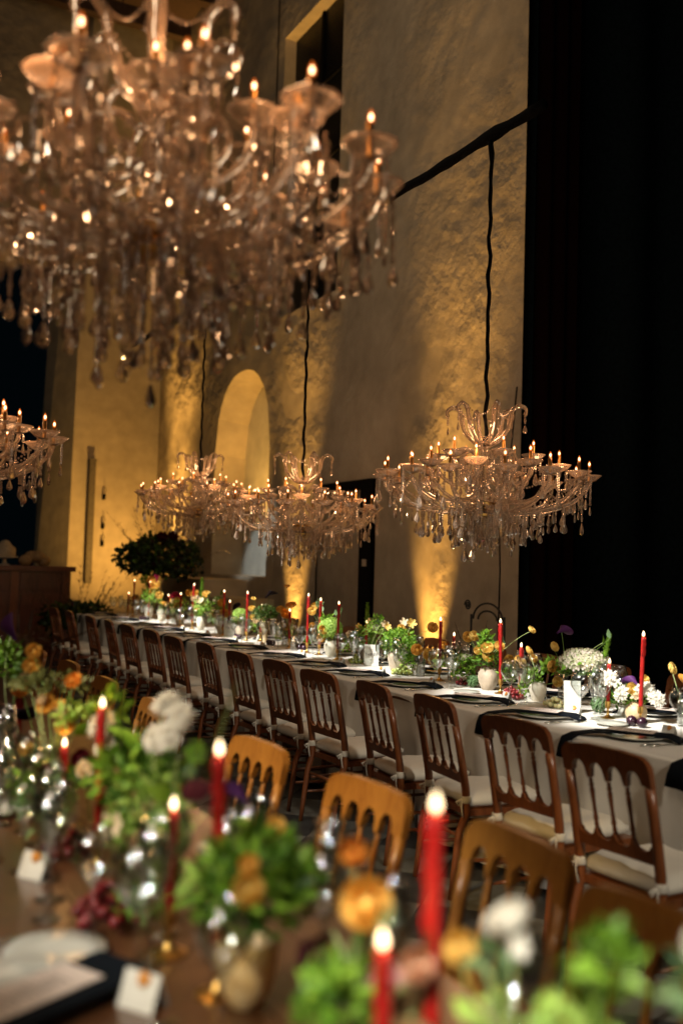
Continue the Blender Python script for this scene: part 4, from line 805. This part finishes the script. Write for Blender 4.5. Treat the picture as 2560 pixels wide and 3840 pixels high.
# table number cards
def number_card(x, y, rz, text, label, w_=.11, h_=.16, lines=True):
    t = thing('table_card', label, 'card', (x, y, .762), rz, 'table number cards')
    ob('card', MB().box(-w_/2, w_/2, 0, .0015, 0, h_).mesh('card', PAPER, False), t).rotation_euler = (R(-8), 0, 0)
    if text:
        c = bpy.data.curves.new('lettering', 'FONT'); c.body = text; c.size = .03; c.align_x = 'CENTER'; c.extrude = .0002; c.space_character = 1.15; c.materials.append(INK)
        tmp = bpy.data.objects.new('tmp', c); me = bpy.data.meshes.new_from_object(tmp); bpy.data.objects.remove(tmp); ob('lettering', me, t, (0, -.0006+.0105, h_*.48), (R(82), 0, 0))
        ob('print_lines', MB().box(-.012, .012, -.0008, 0, h_*.78, h_*.79).box(-.018, .018, -.0008, 0, h_*.3, h_*.306).box(-.014, .014, -.0008, 0, h_*.25, h_*.256).mesh('print_lines', INK, False), t, (0, 0, 0), (R(-8), 0, 0))
number_card(3.72, 6.52, R(-32), 'THREE', 'white table card lettered THREE behind a coupe glass'); number_card(3.70, 9.36, R(-26), 'TWO', 'white table card lettered TWO on the far half of the table')
number_card(3.60, 4.14, R(-30), '', 'tall pale card dappled with shadow by the pale hydrangea', .09, .17)
for i, (x, y) in enumerate([(3.36, 3.78), (3.42, 5.02), (3.38, 8.5), (3.5, 6.98)]):
    tag(ob('side_plate', PLS, None, (3.52, y-.02, .7605)), 'small bread plate, %s from the right on the white table' % ORD[i], 'side plate', 'bread plates on the white table')

# ------------------------------------------------------------------ far floral urns
def twiggy(label, x, y, z0, rx, rz_, lk, dense, seed, stand=True, ntw=26, tl=.5):
    t = thing('floral_display', label, 'flowers', (x, y, z0), 0, 'large floral displays beyond the table'); rn = random.Random(seed)
    for k, (l_, n) in enumerate(dense): o = ob('foliage', clump_mesh('foliage', LEAFS[l_], rx*(1-.1*k), rx*(1-.1*k), rz_, n, .07, .05, seed+k, low=-.8), t, (0, 0, 0)); o['kind'] = 'stuff'
    mb = MB()
    for k in range(ntw):
        a = rn.uniform(0, 2*PI); el = rn.uniform(-.1, 1.3); d = V((math.cos(a)*math.cos(el), math.sin(a)*math.cos(el), math.sin(el))); b0 = V((d.x*rx, d.y*rx, d.z*rz_))*.6; L = tl*rn.uniform(.6, 1.2)
        pts = [b0+d*L*s_/6+V((0, 0, .25*L*(s_/6)**2))+V((rn.uniform(-1, 1), rn.uniform(-1, 1), rn.uniform(-1, 1)))*.015 for s_ in range(7)]; mb.tube(pts, [.005*(1-.7*s_/6) for s_ in range(7)], 4)
        for s_ in range(2, 7):
            for q in range(4): mb.leaf(pts[s_], (d+V((rn.uniform(-1, 1), rn.uniform(-1, 1), rn.uniform(-.6, 1)))), V((0, 0, 1)), rn.uniform(.05, .12), .008, .3, 0)
    o = ob('twigs', mb.mesh('twigs', TWIG), t)
    return t
t = twiggy('big dark green and plum floral display beyond the table end', 4.42, 14.0, 1.52, .62, .33, 'dark', (('dark', 1300), ('deep', 1000), ('plum', 160)), 11)
for k, (c_, dx, dz) in enumerate((('purple', .25, .22), ('purple', .42, .12), ('burgundy', -.1, .3), ('burgundy', -.42, -.05), ('gold', .5, -.1), ('burgundy', .1, .33))):
    ob('bloom', ranunc_mesh('bloom', PET[c_] if c_ in PET else PET['gold'], k), t, (dx*.8, -.35+abs(dx)*.3, dz), (R(60), 0, 0), .07)
tag(ob('display_pedestal', MB().lathe([(.14, 0), (.13, .02), (.05, .06), (.045, .9), (.12, 1.0), (.12, 1.22), (.1, 1.22)], 24).mesh('display_pedestal', GLASS, True, 40), None, (4.42, 14.0, 0)), 'tall clear pedestal vase under the big dark floral display', 'pedestal')
twiggy('low dark floral display with twigs left of the table end', 3.35, 14.3, .62, .5, .25, 'dark', (('dark', 800), ('deep', 500), ('plum', 60)), 21, ntw=30, tl=.55)
tag(ob('display_plinth', MB().box(-.3, .3, -.3, .3, 0, .5).mesh('display_plinth', MAHOG, False), None, (3.35, 14.3, 0)), 'dark plinth under the low floral display left of the table end', 'plinth')

# ------------------------------------------------------------------ chandeliers
def smooth(pts, k=5):
    out = []; P = [V(q) for q in pts]
    for i in range(len(P)-1):
        p0, p1, p2, p3 = P[max(i-1, 0)], P[i], P[i+1], P[min(i+2, len(P)-1)]
        for j in range(k):
            t = j/k; out.append(.5*((2*p1)+(-p0+p2)*t+(2*p0-5*p1+4*p2-p3)*t*t+(-p0+3*p1-3*p2+p3)*t**3))
    out.append(P[-1]); return out
def arm_mesh(path, r_=.0105): 
    q = smooth([(a, 0, b) for a, b in path], 6); return MB().tube(q, r_, 12, 4, .55).mesh('arm', CRYS)
TIERS = [  # radius, cup z, arm path, count, phase
    (.62, 0.0, [(.05, -.17), (.16, -.215), (.34, -.215), (.50, -.17), (.595, -.09), (.62, -.035)], 14, 0),
    (.45, .055, [(.05, -.10), (.13, -.15), (.27, -.15), (.38, -.09), (.44, -.02), (.45, .02)], 9, .3),
    (.29, .125, [(.04, .02), (.10, -.04), (.19, -.05), (.265, .0), (.29, .06), (.29, .09)], 6, .1)]
CUP = MB().lathe([(.004, -.034), (.012, -.034), (.02, -.031), (.042, -.02), (.062, -.003), (.073, .008), (.070, .010), (.058, .0005), (.04, -.015), (.02, -.025), (.004, -.028)], 48, mod=lambda a, j, n: 1+(.045*abs(math.cos(a*9))-.02 if 2 < j < 9 else 0), caps=False).mesh('drip_pan', CRYS)
TUBE = MB().lathe([(.012, -.028), (.012, -.02), (.009, -.015), (.0095, .0), (.0095, .058), (.0105, .06), (.008, .061)], 16, mod=None).mesh('candle_tube', GOLDT, True, 50)
BULB = MB().lathe([(.005, .061), (.0075, .066), (.009, .074), (.008, .083), (.004, .092), (.0005, .099)], 12, caps=False).mesh('bulb', BULBG)
BULBC = MB().lathe([(.0005, .068), (.0038, .072), (.005, .077), (.0038, .083), (.0005, .088)], 10, caps=False).mesh('filament', FILAMENT)
def bulb_shell():
    m = bpy.data.materials.new('bulb_glass'); m.use_nodes = True; nt = m.node_tree; nd = nt.nodes; ln = nt.links; nd.remove(nd['Principled BSDF'])
    e = nd.new('ShaderNodeEmission'); e.inputs[0].default_value = (1, .19, .02, 1); e.inputs[1].default_value = 1.7; t = nd.new('ShaderNodeBsdfTransparent'); x = nd.new('ShaderNodeMixShader'); x.inputs[0].default_value = .35
    ln.new(t.outputs[0], x.inputs[1]); ln.new(e.outputs[0], x.inputs[2]); ln.new(x.outputs[0], nd['Material Output'].inputs[0]); m.cycles.emission_sampling = 'NONE'; return m
BULB.materials.clear(); BULB.materials.append(bulb_shell())
# faceted pear drop: flattened, few facets
def drop_mesh(w_, h, flat=.45, n=8, name='crystal_drop'):
    pr = [(.0005, 0), (w_*.12, -h*.05), (w_*.28, -h*.3), (w_*.44, -h*.52), (w_*.5, -h*.7), (w_*.4, -h*.87), (w_*.18, -h*.97), (.0005, -h)]
    return MB().lathe(pr, n, caps=False, mtx=Matrix.Diagonal((1, flat, 1, 1))).mesh(name, CRYS, False)
DROPS = [drop_mesh(.038, .062), drop_mesh(.030, .052), drop_mesh(.02, .052, .6), drop_mesh(.046, .072)]
def beads_mesh(n):
    mb = MB()
    for k in range(n): r_ = .0066*(1+.3*(k % 3 == 2)); mb.ball((0, 0, -.0075-k*.0135), r_, 6, 4)
    return mb.mesh('bead_strand', CRYS, False)
BEADS = {n: beads_mesh(n) for n in range(1, 34)}
ARMS = [arm_mesh(t_[2]) for t_ in TIERS]
HORN = MB().tube(smooth([(.035, 0, .19), (.085, 0, .225), (.135, 0, .285), (.15, 0, .345), (.165, 0, .40), (.205, 0, .43), (.245, 0, .405), (.24, 0, .37)], 5), [.0135-.0001*q for q in range(36)], 12, 4, .6).mesh('crown_arm', CRYS)
SCROLL = MB().tube(smooth([(.04, 0, .10), (.10, 0, .16), (.175, 0, .15), (.20, 0, .08), (.16, 0, .02), (.10, 0, .03)], 6), .010, 12, 4, .5).mesh('scroll_arm', CRYS)
STEMM = MB().lathe([(.02, -.235), (.055, -.23), (.06, -.215), (.03, -.20), (.02, -.17), (.045, -.13), (.05, -.09), (.022, -.06), (.018, 0), (.035, .03), (.04, .07), (.02, .11), (.016, .17), (.05, .195), (.055, .2), (.02, .21), (.012, .25)], 20).mesh('stem', CRYS, True, 50)
PLATEM = MB().lathe([(.01, -.25), (.075, -.245), (.085, -.235), (.07, -.232), (.01, -.232)], 28).mesh('base_plate', BRASS, True, 50)
HUB = MB().lathe([(.03, -.195), (.07, -.185), (.07, -.165), (.03, -.155)], 28).mesh('hub', BRASS, True, 50)
def strand(par, x, y, z, nb, di, rn):
    b = ob('bead_strand', BEADS[max(1, min(33, nb))], par, (x, y, z), (R(rn.uniform(-1.5, 1.5)), R(rn.uniform(-1.5, 1.5)), rn.uniform(0, 6)))
    ob('crystal_drop', DROPS[di], b, (0, 0, -.0075-nb*.0135), (0, 0, rn.uniform(0, 6)))
def garland_mass():
    rn = random.Random(77); v = []; f = []
    mb = MB()
    for k in range(120):
        a = rn.uniform(0, 2*PI); rr = .62*math.sqrt(rn.uniform(.01, 1)); top = rn.uniform(-.2, .14)-.06*rr/.6; x, y = rr*math.cos(a), rr*math.sin(a); n = rn.randint(3, 11)
        for q in range(n): mb.ball((x, y, top-q*.0135), .0064, 5, 3)
        w_, h = rn.choice(((.03, .052), (.036, .06), (.02, .05))); z0 = top-n*.0135
        ca = rn.uniform(0, PI); pr = [(.0005, 0), (w_*.2, -h*.2), (w_*.44, -h*.52), (w_*.5, -h*.7), (w_*.3, -h*.92), (.0005, -h)]
        mb.lathe(pr, 6, (x, y, z0), caps=False, mtx=Matrix.Rotation(ca, 4, 'Z') @ Matrix.Diagonal((1, .45, 1, 1)))
    return mb.mesh('crystal_mass', CRYS, False)
GARL = garland_mass()
def festoon(par, a, b, sag, n):
    mb = MB(); a = V(a); b = V(b)
    for k in range(n+1):
        t = k/n; q = a.lerp(b, t)-V((0, 0, sag*4*t*(1-t))); mb.ball(q, .0055, 6, 4)
    ob('bead_festoon', mb.mesh('bead_festoon', CRYS, False), par)
def chandelier(x, y, z, label, rot, seed, cord_top, s=1.0, lamp=22, long=1.2):
    t = thing('crystal_chandelier', label, 'chandelier', (x, y, z), rot, 'crystal chandeliers', s); rn = random.Random(seed)
    ob('stem', STEMM, t); ob('base_plate', PLATEM, t); ob('hub', HUB, t)
    for ti, (r_, cz_, path, n, ph) in enumerate(TIERS):
        for k in range(n):
            a = 2*PI*k/n+ph+rn.uniform(-.04, .04); am = ob('arm', ARMS[ti], t, (0, 0, 0), (0, 0, a))
            ob('drip_pan', CUP, am, (r_, 0, cz_)); ob('candle_tube', TUBE, am, (r_, 0, cz_), (R(rn.uniform(-4, 4)), R(rn.uniform(-4, 4)), 0))
            if rn.random() > .06:
                ob('bulb', BULB, am, (r_, 0, cz_)); ob('filament', BULBC, am, (r_, 0, cz_))
            for q in range((3 if ti == 0 else 2)+(not cord_top)):
                aa = rn.uniform(0, 2*PI); ob_x = (r_+.05*math.cos(aa)); yy = .05*math.sin(aa)
                strand(t, ob_x*math.cos(a)-yy*math.sin(a), ob_x*math.sin(a)+yy*math.cos(a), cz_-.012, int(rn.uniform(3, 11)*long), rn.randrange(4), rn)
            if ti < 2:
                for rr in ((.15, .22, .29, .36, .43, .50, .57) if ti == 0 else (.12, .22, .34)):
                    rr += rn.uniform(-.04, .04); base_z = -.215 if ti == 0 else -.15
                    strand(t, rr*math.cos(a), rr*math.sin(a), base_z if rr < .42 else base_z+.04, int((rn.uniform(1, 6)+(.62-rr)*11)*long), rn.choice((0, 0, 1, 2, 3)), rn)
    for k in range(22):
        a = 2*PI*k/22; rr = rn.uniform(.05, .25); strand(t, rr*math.cos(a), rr*math.sin(a), -.22, int(rn.uniform(6, 15)*long), rn.choice((0, 1, 3)), rn)
    for k in range(12 if cord_top else 30):
        a = rn.uniform(0, 2*PI); rr = rn.uniform(.08, .58); strand(t, rr*math.cos(a), rr*math.sin(a), rn.uniform(-.14, .06), rn.randint(2, 9), rn.choice((0, 1, 2)), rn)
    for k in range(6):
        a = 2*PI*k/6; ob('crown_arm', HORN, t, (0, 0, 0), (0, 0, a)); ob('scroll_arm', SCROLL, t, (0, 0, 0), (0, 0, a+.5)); c_, s_ = math.cos(a), math.sin(a); a2 = a+PI/3
        strand(t, .24*c_, .24*s_, .37, 4, 1, rn)
        festoon(t, (.16*c_, .16*s_, .42), (.16*math.cos(a2), .16*math.sin(a2), .42), .06, 12)
        festoon(t, (.2*c_, .2*s_, .1), (.29*math.cos(a+.3), .29*math.sin(a+.3), .1), .05, 10)
    for k in range(14):
        a = 2*PI*k/14; a2 = 2*PI*(k+1)/14; festoon(t, (.6*math.cos(a), .6*math.sin(a), -.04), (.6*math.cos(a2), .6*math.sin(a2), -.04), .07, 16)
        festoon(t, (.6*math.cos(a), .6*math.sin(a), -.05), (.25*math.cos(a2), .25*math.sin(a2), -.2), .03, 22)
    if not cord_top: ob('crystal_mass', GARL, t, (0, 0, 0), (0, 0, rn.uniform(0, 6)))['kind'] = 'stuff'
    if cord_top:
        L = (cord_top-z)/s; pts = []; rr = []
        for j in range(34):
            q = j/33; pts.append((.006*math.sin(j*1.3+seed), .006*math.cos(j*1.7+seed), .2+(L-.2)*q)); rr.append(.012*(1+.35*noise.noise(V((j*.7, seed, 0)))+(.5 if j > 30 else 0)))
        ob('wrapped_cord', MB().tube(pts, rr, 8).mesh('wrapped_cord', BLACK), t)
    if lamp:
        for k in range(5):
            a = 2*PI*k/5; pl = point('chandelier_light', (.5*math.cos(a), .5*math.sin(a), .12), lamp/6, WARM, .04); pl.parent = t
        pl = point('chandelier_light', (0, .0, .30), lamp/6, WARM, .04); pl.parent = t
    return t
chandelier(3.6, 4.97, 2.08, 'rightmost crystal chandelier hanging before the black drape', .2, 1, 4.21)
chandelier(3.6, 7.55, 2.0, 'middle crystal chandelier hanging in front of the amber wall light', .5, 2, 4.2)
chandelier(3.6, 10.1, 2.22, 'crystal chandelier hanging before the arched niche', .9, 3, 4.34)
chandelier(.78, 2.64, 2.59, 'huge blurred crystal chandelier filling the upper left foreground', .1, 4, 0, lamp=24, long=1.8)
chandelier(.45, 5.32, 2.12, 'crystal chandelier cut off by the left edge of the photo', .3, 5, 4.6)
ob('wrapped_cord', MB().tube([(0, 0, .2), (.004, 0, .8), (0, 0, 1.8)], .014, 8).mesh('wrapped_cord', CRYS), [o for o in C.objects if o.get('label', '').startswith('huge blurred')][0])
bmb = []; rr = []
for j in range(82):
    y = 4.47+j*.11; bmb.append((3.6+.008*noise.noise(V((j*.3, 0, 0))), y, 4.21+.0*(y-5)+.13*max(0, (y-7.5)/5)+.01*noise.noise(V((j*.4, 9, 0))))); rr.append(.032*(1+.25*noise.noise(V((j*.5, 5, 0)))+(.35 if abs(y-4.97) < .08 else 0)))
tag(ob('lighting_beam', MB().tube(bmb, rr, 10).mesh('lighting_beam', BLACK)), 'long black wrapped beam from which the table chandeliers hang', 'beam')
rb = []
for j in range(80):
    y = 1.2+j*.11; rb.append((.55, y, 4.62+.01*noise.noise(V((j*.4, 2, 0)))))
tag(ob('lighting_beam', MB().tube(rb, .032, 10).mesh('lighting_beam', BLACK)), 'black wrapped beam over the wooden table', 'beam')

# ------------------------------------------------------------------ foreground table
GF = 'things on the wooden table'; GW = 'red candles on the wooden table'
for i, (x, y, z, lb, r_) in enumerate([
    (.75, 1.13, 1.205, 'tall red taper nearest the camera, glowing in the lower right', .0115), (.66, 1.10, 1.05, 'shorter red taper in front of the big orange ranunculus', .0115),
    (.66, 1.67, 1.19, 'red taper in front of the small honey chair at centre', .011), (.64, 1.88, 1.045, 'thin red taper rising left of the gilt vase', .0085),
    (.65, 2.87, .995, 'red taper low among the left foreground blooms', .0115), (.65, 2.47, 1.16, 'red taper half hidden by green leaves at the left', .0105), (.66, 3.62, 1.05, 'red taper by the left edge above the dark calla', .011)]):
    candle(x, y, z+.012, GW, lb, tilt=2 if i else 0, seed=40+i, power=.5, r_=r_, fs=1.1)
vase_lathe('gilt_vase', [(.022, 0), (.03, .004), (.045, .035), (.053, .08), (.054, .108), (.049, .115), (.046, .113), (.045, .06), (.02, .02)], CERAM_G, .69, 1.61, 'ivory and gold vase in the foreground', group='vases on the wooden table')
FGA = 'flowers on the wooden table'
arrangement('mound of fresh green leaves with a yellow bloom in the gilt vase', (.69, 1.59, .97), [('fresh', 0, 0, 0, .095, .08, 230, .032), ('deep', 0, 0, -.01, .09, .07, 130, .034), ('lime', -.03, .05, .0, .06, .06, 50, .026)], [(RY, 'yellow', -.05, -.09, .025, .023, 60, -40), (RY, 'gold', -.045, -.08, .06, .015, 50, -40), ('leaf', 'fresh', -.07, .03, .03, .06, 30, -40), ('leaf', 'fresh', -.06, -.05, -.03, .06, 60, -60), ('leaf', 'lime', -.07, .05, 0, .06, 10, -60), ('leaf', 'deep', .02, .02, .05, .07, 20, 30), ('leaf', 'deep', .04, -.06, .04, .06, 60, 30)], FGA, (0, 0, -.1))
arrangement('big orange ranunculus behind the short red taper', (.70, 1.22, 1.03), [('olive', .02, .0, -.14, .05, .05, 60, .026), ('deep', .02, .08, -.12, .05, .05, 50, .026)], [(RY, 'gold', 0, 0, .02, .032, 40, -50), (RY, 'orange', 0, .04, .08, .017, 50, -60), ('leaf', 'plum', -.02, .12, -.07, .06, 150, -20), ('leaf', 'plum', -.0, .1, -.05, .05, 120, 20), (RY, 'pink', .02, -.02, -.08, .024, 40, -40), (RY, 'peach', .02, -.1, -.03, .02, 50, -40), (RY, 'cream', .0, -.12, -.12, .03, 50, -50), ('seed_spike', 'olive', .03, -.08, -.1, .12, 10, 10), ('leaf', 'grey', .0, -.03, .0, .04, 30, 60)], FGA, (0, 0, -.2))
arrangement('low green foliage clump right of the gilt vase', (.65, 1.22, .93), [('fresh', 0, 0, 0, .042, .045, 90, .024), ('deep', 0, 0, -.02, .045, .04, 50, .026)], [], FGA)
arrangement('white ranunculus with a yellow bud and lime stems at the bottom right', (.76, .98, 1.0), [('lime', .0, .02, -.03, .025, .03, 30, .02), ('grey', 0, .02, .045, .022, .016, 18, .022), ('lime', -.02, -.04, -.09, .04, .03, 36, .024)], [(RY, 'white', 0, 0, .095, .026, -10, -30), ('poppy', 'white', -.012, -.022, .078, .018, 70, 20), (RY, 'yellow', 0, .1, .03, .019, 40, -50), ('leaf', 'grey', -.02, .02, .04, .03, 40, -60), ('leaf', 'fresh', -.0, .03, .05, .03, -40, -40), ('leaf', 'lime', -.02, .02, .0, .03, 40, -60), ('leaf', 'lime', -.02, .04, -.03, .035, 60, -20)], FGA, (0, 0, -.15))
arrangement('bright green leafy bell head leaning right in the foreground', (.76, .82, 1.07), [('fresh', 0, 0, .03, .026, .032, 55, .026), ('lime', -.005, .015, -.02, .016, .03, 24, .02), ('lime', -.01, .045, -.05, .03, .02, 40, .022), ('fresh', -.01, .0, -.08, .02, .02, 30, .022)], [], FGA, (0, 0, -.15))
arrangement('pale green bloom on a thick stem at the right edge', (.86, .78, 1.09), [('grey', 0, 0, -.02, .022, .022, 26, .026)], [(RY, 'white', .01, -.01, .03, .026, 20, -40)], FGA, (-.06, .1, -.1))
arrangement('mass of lime blossom and green leaves left of centre in the foreground', (.68, 2.15, .97), [('lime', 0, .0, -.02, .085, .10, 190, .026), ('lime', 0, -.1, -.09, .05, .06, 60, .024), ('fresh', .0, .12, .05, .09, .06, 130, .036), ('deep', 0, .05, .03, .08, .08, 80, .036), ('fresh', .0, .36, .17, .035, .045, 34, .034), ('fresh', .02, .16, .1, .06, .04, 40, .036)],
    [('ruffled_bloom', 'white', .02, -.02, .235, .03, 10, -30), ('ruffled_bloom', 'white', .03, -.09, .215, .026, 60, -30), ('ruffled_bloom', 'white', 0, -.1, .18, .026, 30, -60), ('ruffled_bloom', 'white', 0, -.02, .16, .028, 30, -60), ('leafy_head', 'fresh', .02, -.22, .16, .02, 0, 0), ('leafy_head', 'grey', .02, -.2, .12, .014, 0, 0), ('ruffled_bloom', 'white', -.02, .38, .13, .032, 20, -50), ('ruffled_bloom', 'white', -.02, .34, .08, .024, 20, -50), ('leaf', 'plum', .0, -.2, .07, .08, 60, -10), ('leaf', 'plum', .03, -.26, .05, .07, 40, -20), ('leaf', 'fresh', -.02, -.22, .02, .07, 70, -30), ('seed_spike', 'olive', .05, -.2, .1, .24, 28, 8), ('poppy', 'cream', -.08, .0, -.03, .03, 40, -60), ('ruffled_bloom', 'cream', -.06, -.1, -.11, .024, 40, -60), ('leaf', 'fresh', 0, -.14, .06, .06, 70, 0)], FGA, (0, 0, -.2))
arrangement('yellow and orange ranunculus among green stems at the left', (.66, 3.05, .98), [('fresh', 0, 0, -.14, .08, .05, 80, .03), ('lime', 0, -.2, .09, .035, .03, 40, .03), ('grey', -.1, -.2, -.14, .05, .05, 40, .03)], [(RY, 'gold', 0, -.15, .06, .028, 40, -50), (RY, 'cream', -.02, -.18, .1, .018, 40, -50), (RY, 'gold', 0, .12, .08, .03, 30, -60), (RY, 'cream', -.02, .1, .1, .016, 30, -60), (RY, 'orange', 0, -.22, .19, .022, 30, -40), (RY, 'gold', 0, .38, .17, .028, 40, -30), (RY, 'gold', 0, .37, .22, .024, 60, -30), (RY, 'cream', 0, .45, .12, .024, 40, -30), (RY, 'orange', 0, .55, .07, .03, 40, -30), (RY, 'gold', .0, -.05, .1, .018, 40, -30), ('leaf', 'plum', -.05, -.15, -.06, .09, 60, -60), ('calla_lily', 'magenta', -.05, -.15, -.08, .03, 60, -60), ('leaf', 'fresh', 0, -.25, .05, .07, 60, -20)], FGA, (0, 0, -.2))
arrangement('leafy green cluster with seed spikes and dark callas at the left edge', (.66, 3.75, 1.05), [('fresh', 0, .12, .06, .07, .08, 130, .034), ('olive', .02, -.5, .06, .12, .025, 110, .026), ('brown', .05, -.1, .17, .05, .03, 30, .03)], [('seed_spike', 'brown', .03, 0, .1, .22, 35, 0), ('seed_spike', 'brown', .03, -.1, .12, .24, 70, 0), ('seed_spike', 'brown', .03, .1, .05, .2, 5, 0), ('calla_lily', 'purple', 0, .1, .18, .045, 30, -20), ('calla_lily', 'black', -.02, -.17, -.07, .04, 110, -30), ('calla_lily', 'black', -.05, -.1, -.2, .045, 60, -60)], FGA, (0, 0, -.2))
arrangement('trailing grey green foliage over the table edge at the left', (.55, 2.6, .88), [('grey', 0, 0, 0, .04, .07, 60, .026), ('fresh', 0, .15, .03, .06, .04, 60, .03)], [], FGA)
arrangement('small white and plum posy between the left red tapers', (.7, 2.75, .9), [('deep', 0, 0, 0, .06, .05, 60, .03)], [('ruffled_bloom', 'cream', -.03, -.03, .05, .022, 30, -50), (RY, 'burgundy', -.02, .04, .06, .025, 30, -50), ('calla_lily', 'purple', .1, -.3, .06, .035, 60, 40), (RY, 'orange', .05, -.55, .08, .025, 60, -40)], FGA, (0, 0, -.1))
arrangement('low trailing sprigs and plum leaves between the thin taper and the gilt vase', (.62, 1.98, .83), [('fresh', 0, 0, 0, .05, .03, 50, .026), ('deep', .05, .12, .02, .06, .04, 50, .028)], [(RY, 'burgundy', .0, .08, .04, .02, 30, -40), (RY, 'cream', .04, .0, .05, .016, 30, -40), ('leaf', 'plum', .02, .05, .03, .06, 60, -50)], FGA, (0, 0, -.05))
arrangement('loose greens with peach blooms on the aisle side of the wooden table', (.86, 1.78, .9), [('olive', 0, 0, 0, .05, .06, 60, .028), ('fresh', .02, .18, .0, .05, .05, 50, .028)], [(RY, 'peach', -.02, -.06, .06, .02, 50, -40), (RY, 'yellow', .0, .1, .08, .018, 50, -40), ('calla_lily', 'purple', .0, .28, .1, .035, 40, 20)], FGA, (0, 0, -.1))
arrangement('mixed sprigs and small pale blooms along the left of the wooden table', (.6, 2.95, .86), [('fresh', 0, 0, 0, .06, .04, 60, .028), ('grey', .0, .25, .02, .06, .05, 60, .028)], [(RY, 'cream', -.02, -.05, .05, .02, 50, -40), (RY, 'yellow', .0, .2, .07, .022, 50, -40), (RY, 'burgundy', .0, .1, .03, .02, 40, -40)], FGA, (0, 0, -.06))
fruit_pile('grape_bunch', 'blurred red grape bunch on the wooden table', 'grapes', .58, 2.08, 34, .0125, FRUIT['red'], .085, seed=12)
fruit_pile('grape_bunch', 'small red grape cluster beside the left foreground glasses', 'grapes', .6, 2.6, 18, .0125, FRUIT['red'], .06, seed=13)
for i, (x, y, lb) in enumerate(((.44, 1.95, 'upper pale side plate on the wooden table'), (.52, 3.1, 'farther pale plate on the wooden table'), (1.0, 2.45, 'pale plate on the aisle side of the wooden table'))):
    tag(ob('side_plate', PLS, None, (x, y, .7605), (0, 0, 0), 1.2), lb, 'plate', 'plates on the wooden table')
tag(ob('plate', PL, None, (.34, 1.80, .7605)), 'large pale plate under the menu at the bottom left', 'plate', 'plates on the wooden table')
tag(ob('napkin', MB().box(-.07, .07, -.19, .19, 0, .008).mesh('napkin', NAPK, False), None, (.37, 1.72, .784), (0, 0, R(-62))), 'dark napkin across the bottom left plate', 'napkin')
t = thing('menu_card', 'pale printed menu on the dark napkin at the bottom left', 'menu', (.355, 1.735, .7935), R(-62)); ob('card', MN, t, (0, 0, 0), (0, 0, 0), (1.2, 1.15, 1)); ob('print_lines', MNL, t, (0, 0, 0), (0, 0, 0), (1.2, 1, 1))
for i, (x, y) in enumerate(((.53, 1.68), (.5, 2.45))):
    t = thing('place_card', 'folded white place card, %s from the camera on the wooden table' % ORD[i], 'place card', (x, y, .7605), R(-55), 'place cards on the wooden table', 1.05); ob('card', PC, t); ob('wax_seal', SEAL, t, (.006, -.006, .046), (R(68), 0, 0))
k = 0
for (x, y, me, nm, cat) in ((.55, 1.78, GOB, 'water_goblet', 'goblet'), (.6, 1.86, FLU, 'champagne_flute', 'flute'), (.52, 2.0, GOB2, 'wine_glass', 'wine glass'), (.5, 2.28, GOB, 'water_goblet', 'goblet'), (.52, 2.42, FLU, 'champagne_flute', 'flute'), (.48, 2.5, GOB2, 'wine_glass', 'wine glass'), (.56, 2.72, GOB, 'water_goblet', 'goblet'), (.55, 2.86, FLU, 'champagne_flute', 'flute'), (.84, 1.62, GOB, 'water_goblet', 'goblet'), (.9, 1.72, FLU, 'champagne_flute', 'flute'), (.87, 1.45, GOB2, 'wine_glass', 'wine glass'), (.82, 1.36, FLU, 'champagne_flute', 'flute'), (.86, 2.0, GOB, 'water_goblet', 'goblet'), (.9, 2.12, GOB2, 'wine_glass', 'wine glass'), (.55, 3.3, GOB, 'water_goblet', 'goblet'), (.58, 3.42, FLU, 'champagne_flute', 'flute'), (.6, 1.5, GOB2, 'wine_glass', 'wine glass'), (.9, 1.15, GOB, 'water_goblet', 'goblet'), (.42, 2.62, GOB, 'water_goblet', 'goblet'), (.47, 2.16, FLU, 'champagne_flute', 'flute'), (.5, 2.95, GOB2, 'wine_glass', 'wine glass'), (.66, 1.98, GOB, 'water_goblet', 'goblet'), (.74, 1.84, FLU, 'champagne_flute', 'flute')):
    tag(ob(nm, me, None, (x, y, .7605)), 'clear %s on the wooden table, %s of its foreground glasses from the camera side list' % (cat, ORD[k % 20]), cat, 'glasses on the wooden table'); k += 1
gls = sorted([o for o in C.objects if o.get('group') == 'glasses on the wooden table'], key=lambda o: o.location.y)
for k, o in enumerate(gls): o['label'] = 'blurred clear %s standing %s nearest the camera among the wooden table glasses' % (o['category'], ORD[k])
for i, (x, y) in enumerate(((.36, 1.56), (.47, 1.58), (.3, 2.05))):
    tag(ob('fork' if i else 'knife', FK if i else KN, None, (x, y, .762), (0, 0, R(-80))), ['knife beside the bottom left plate', 'steel fork right of the bottom left plate', 'steel fork behind the bottom left plate'][i], 'fork' if i else 'knife')
bpy.context.view_layer.update()
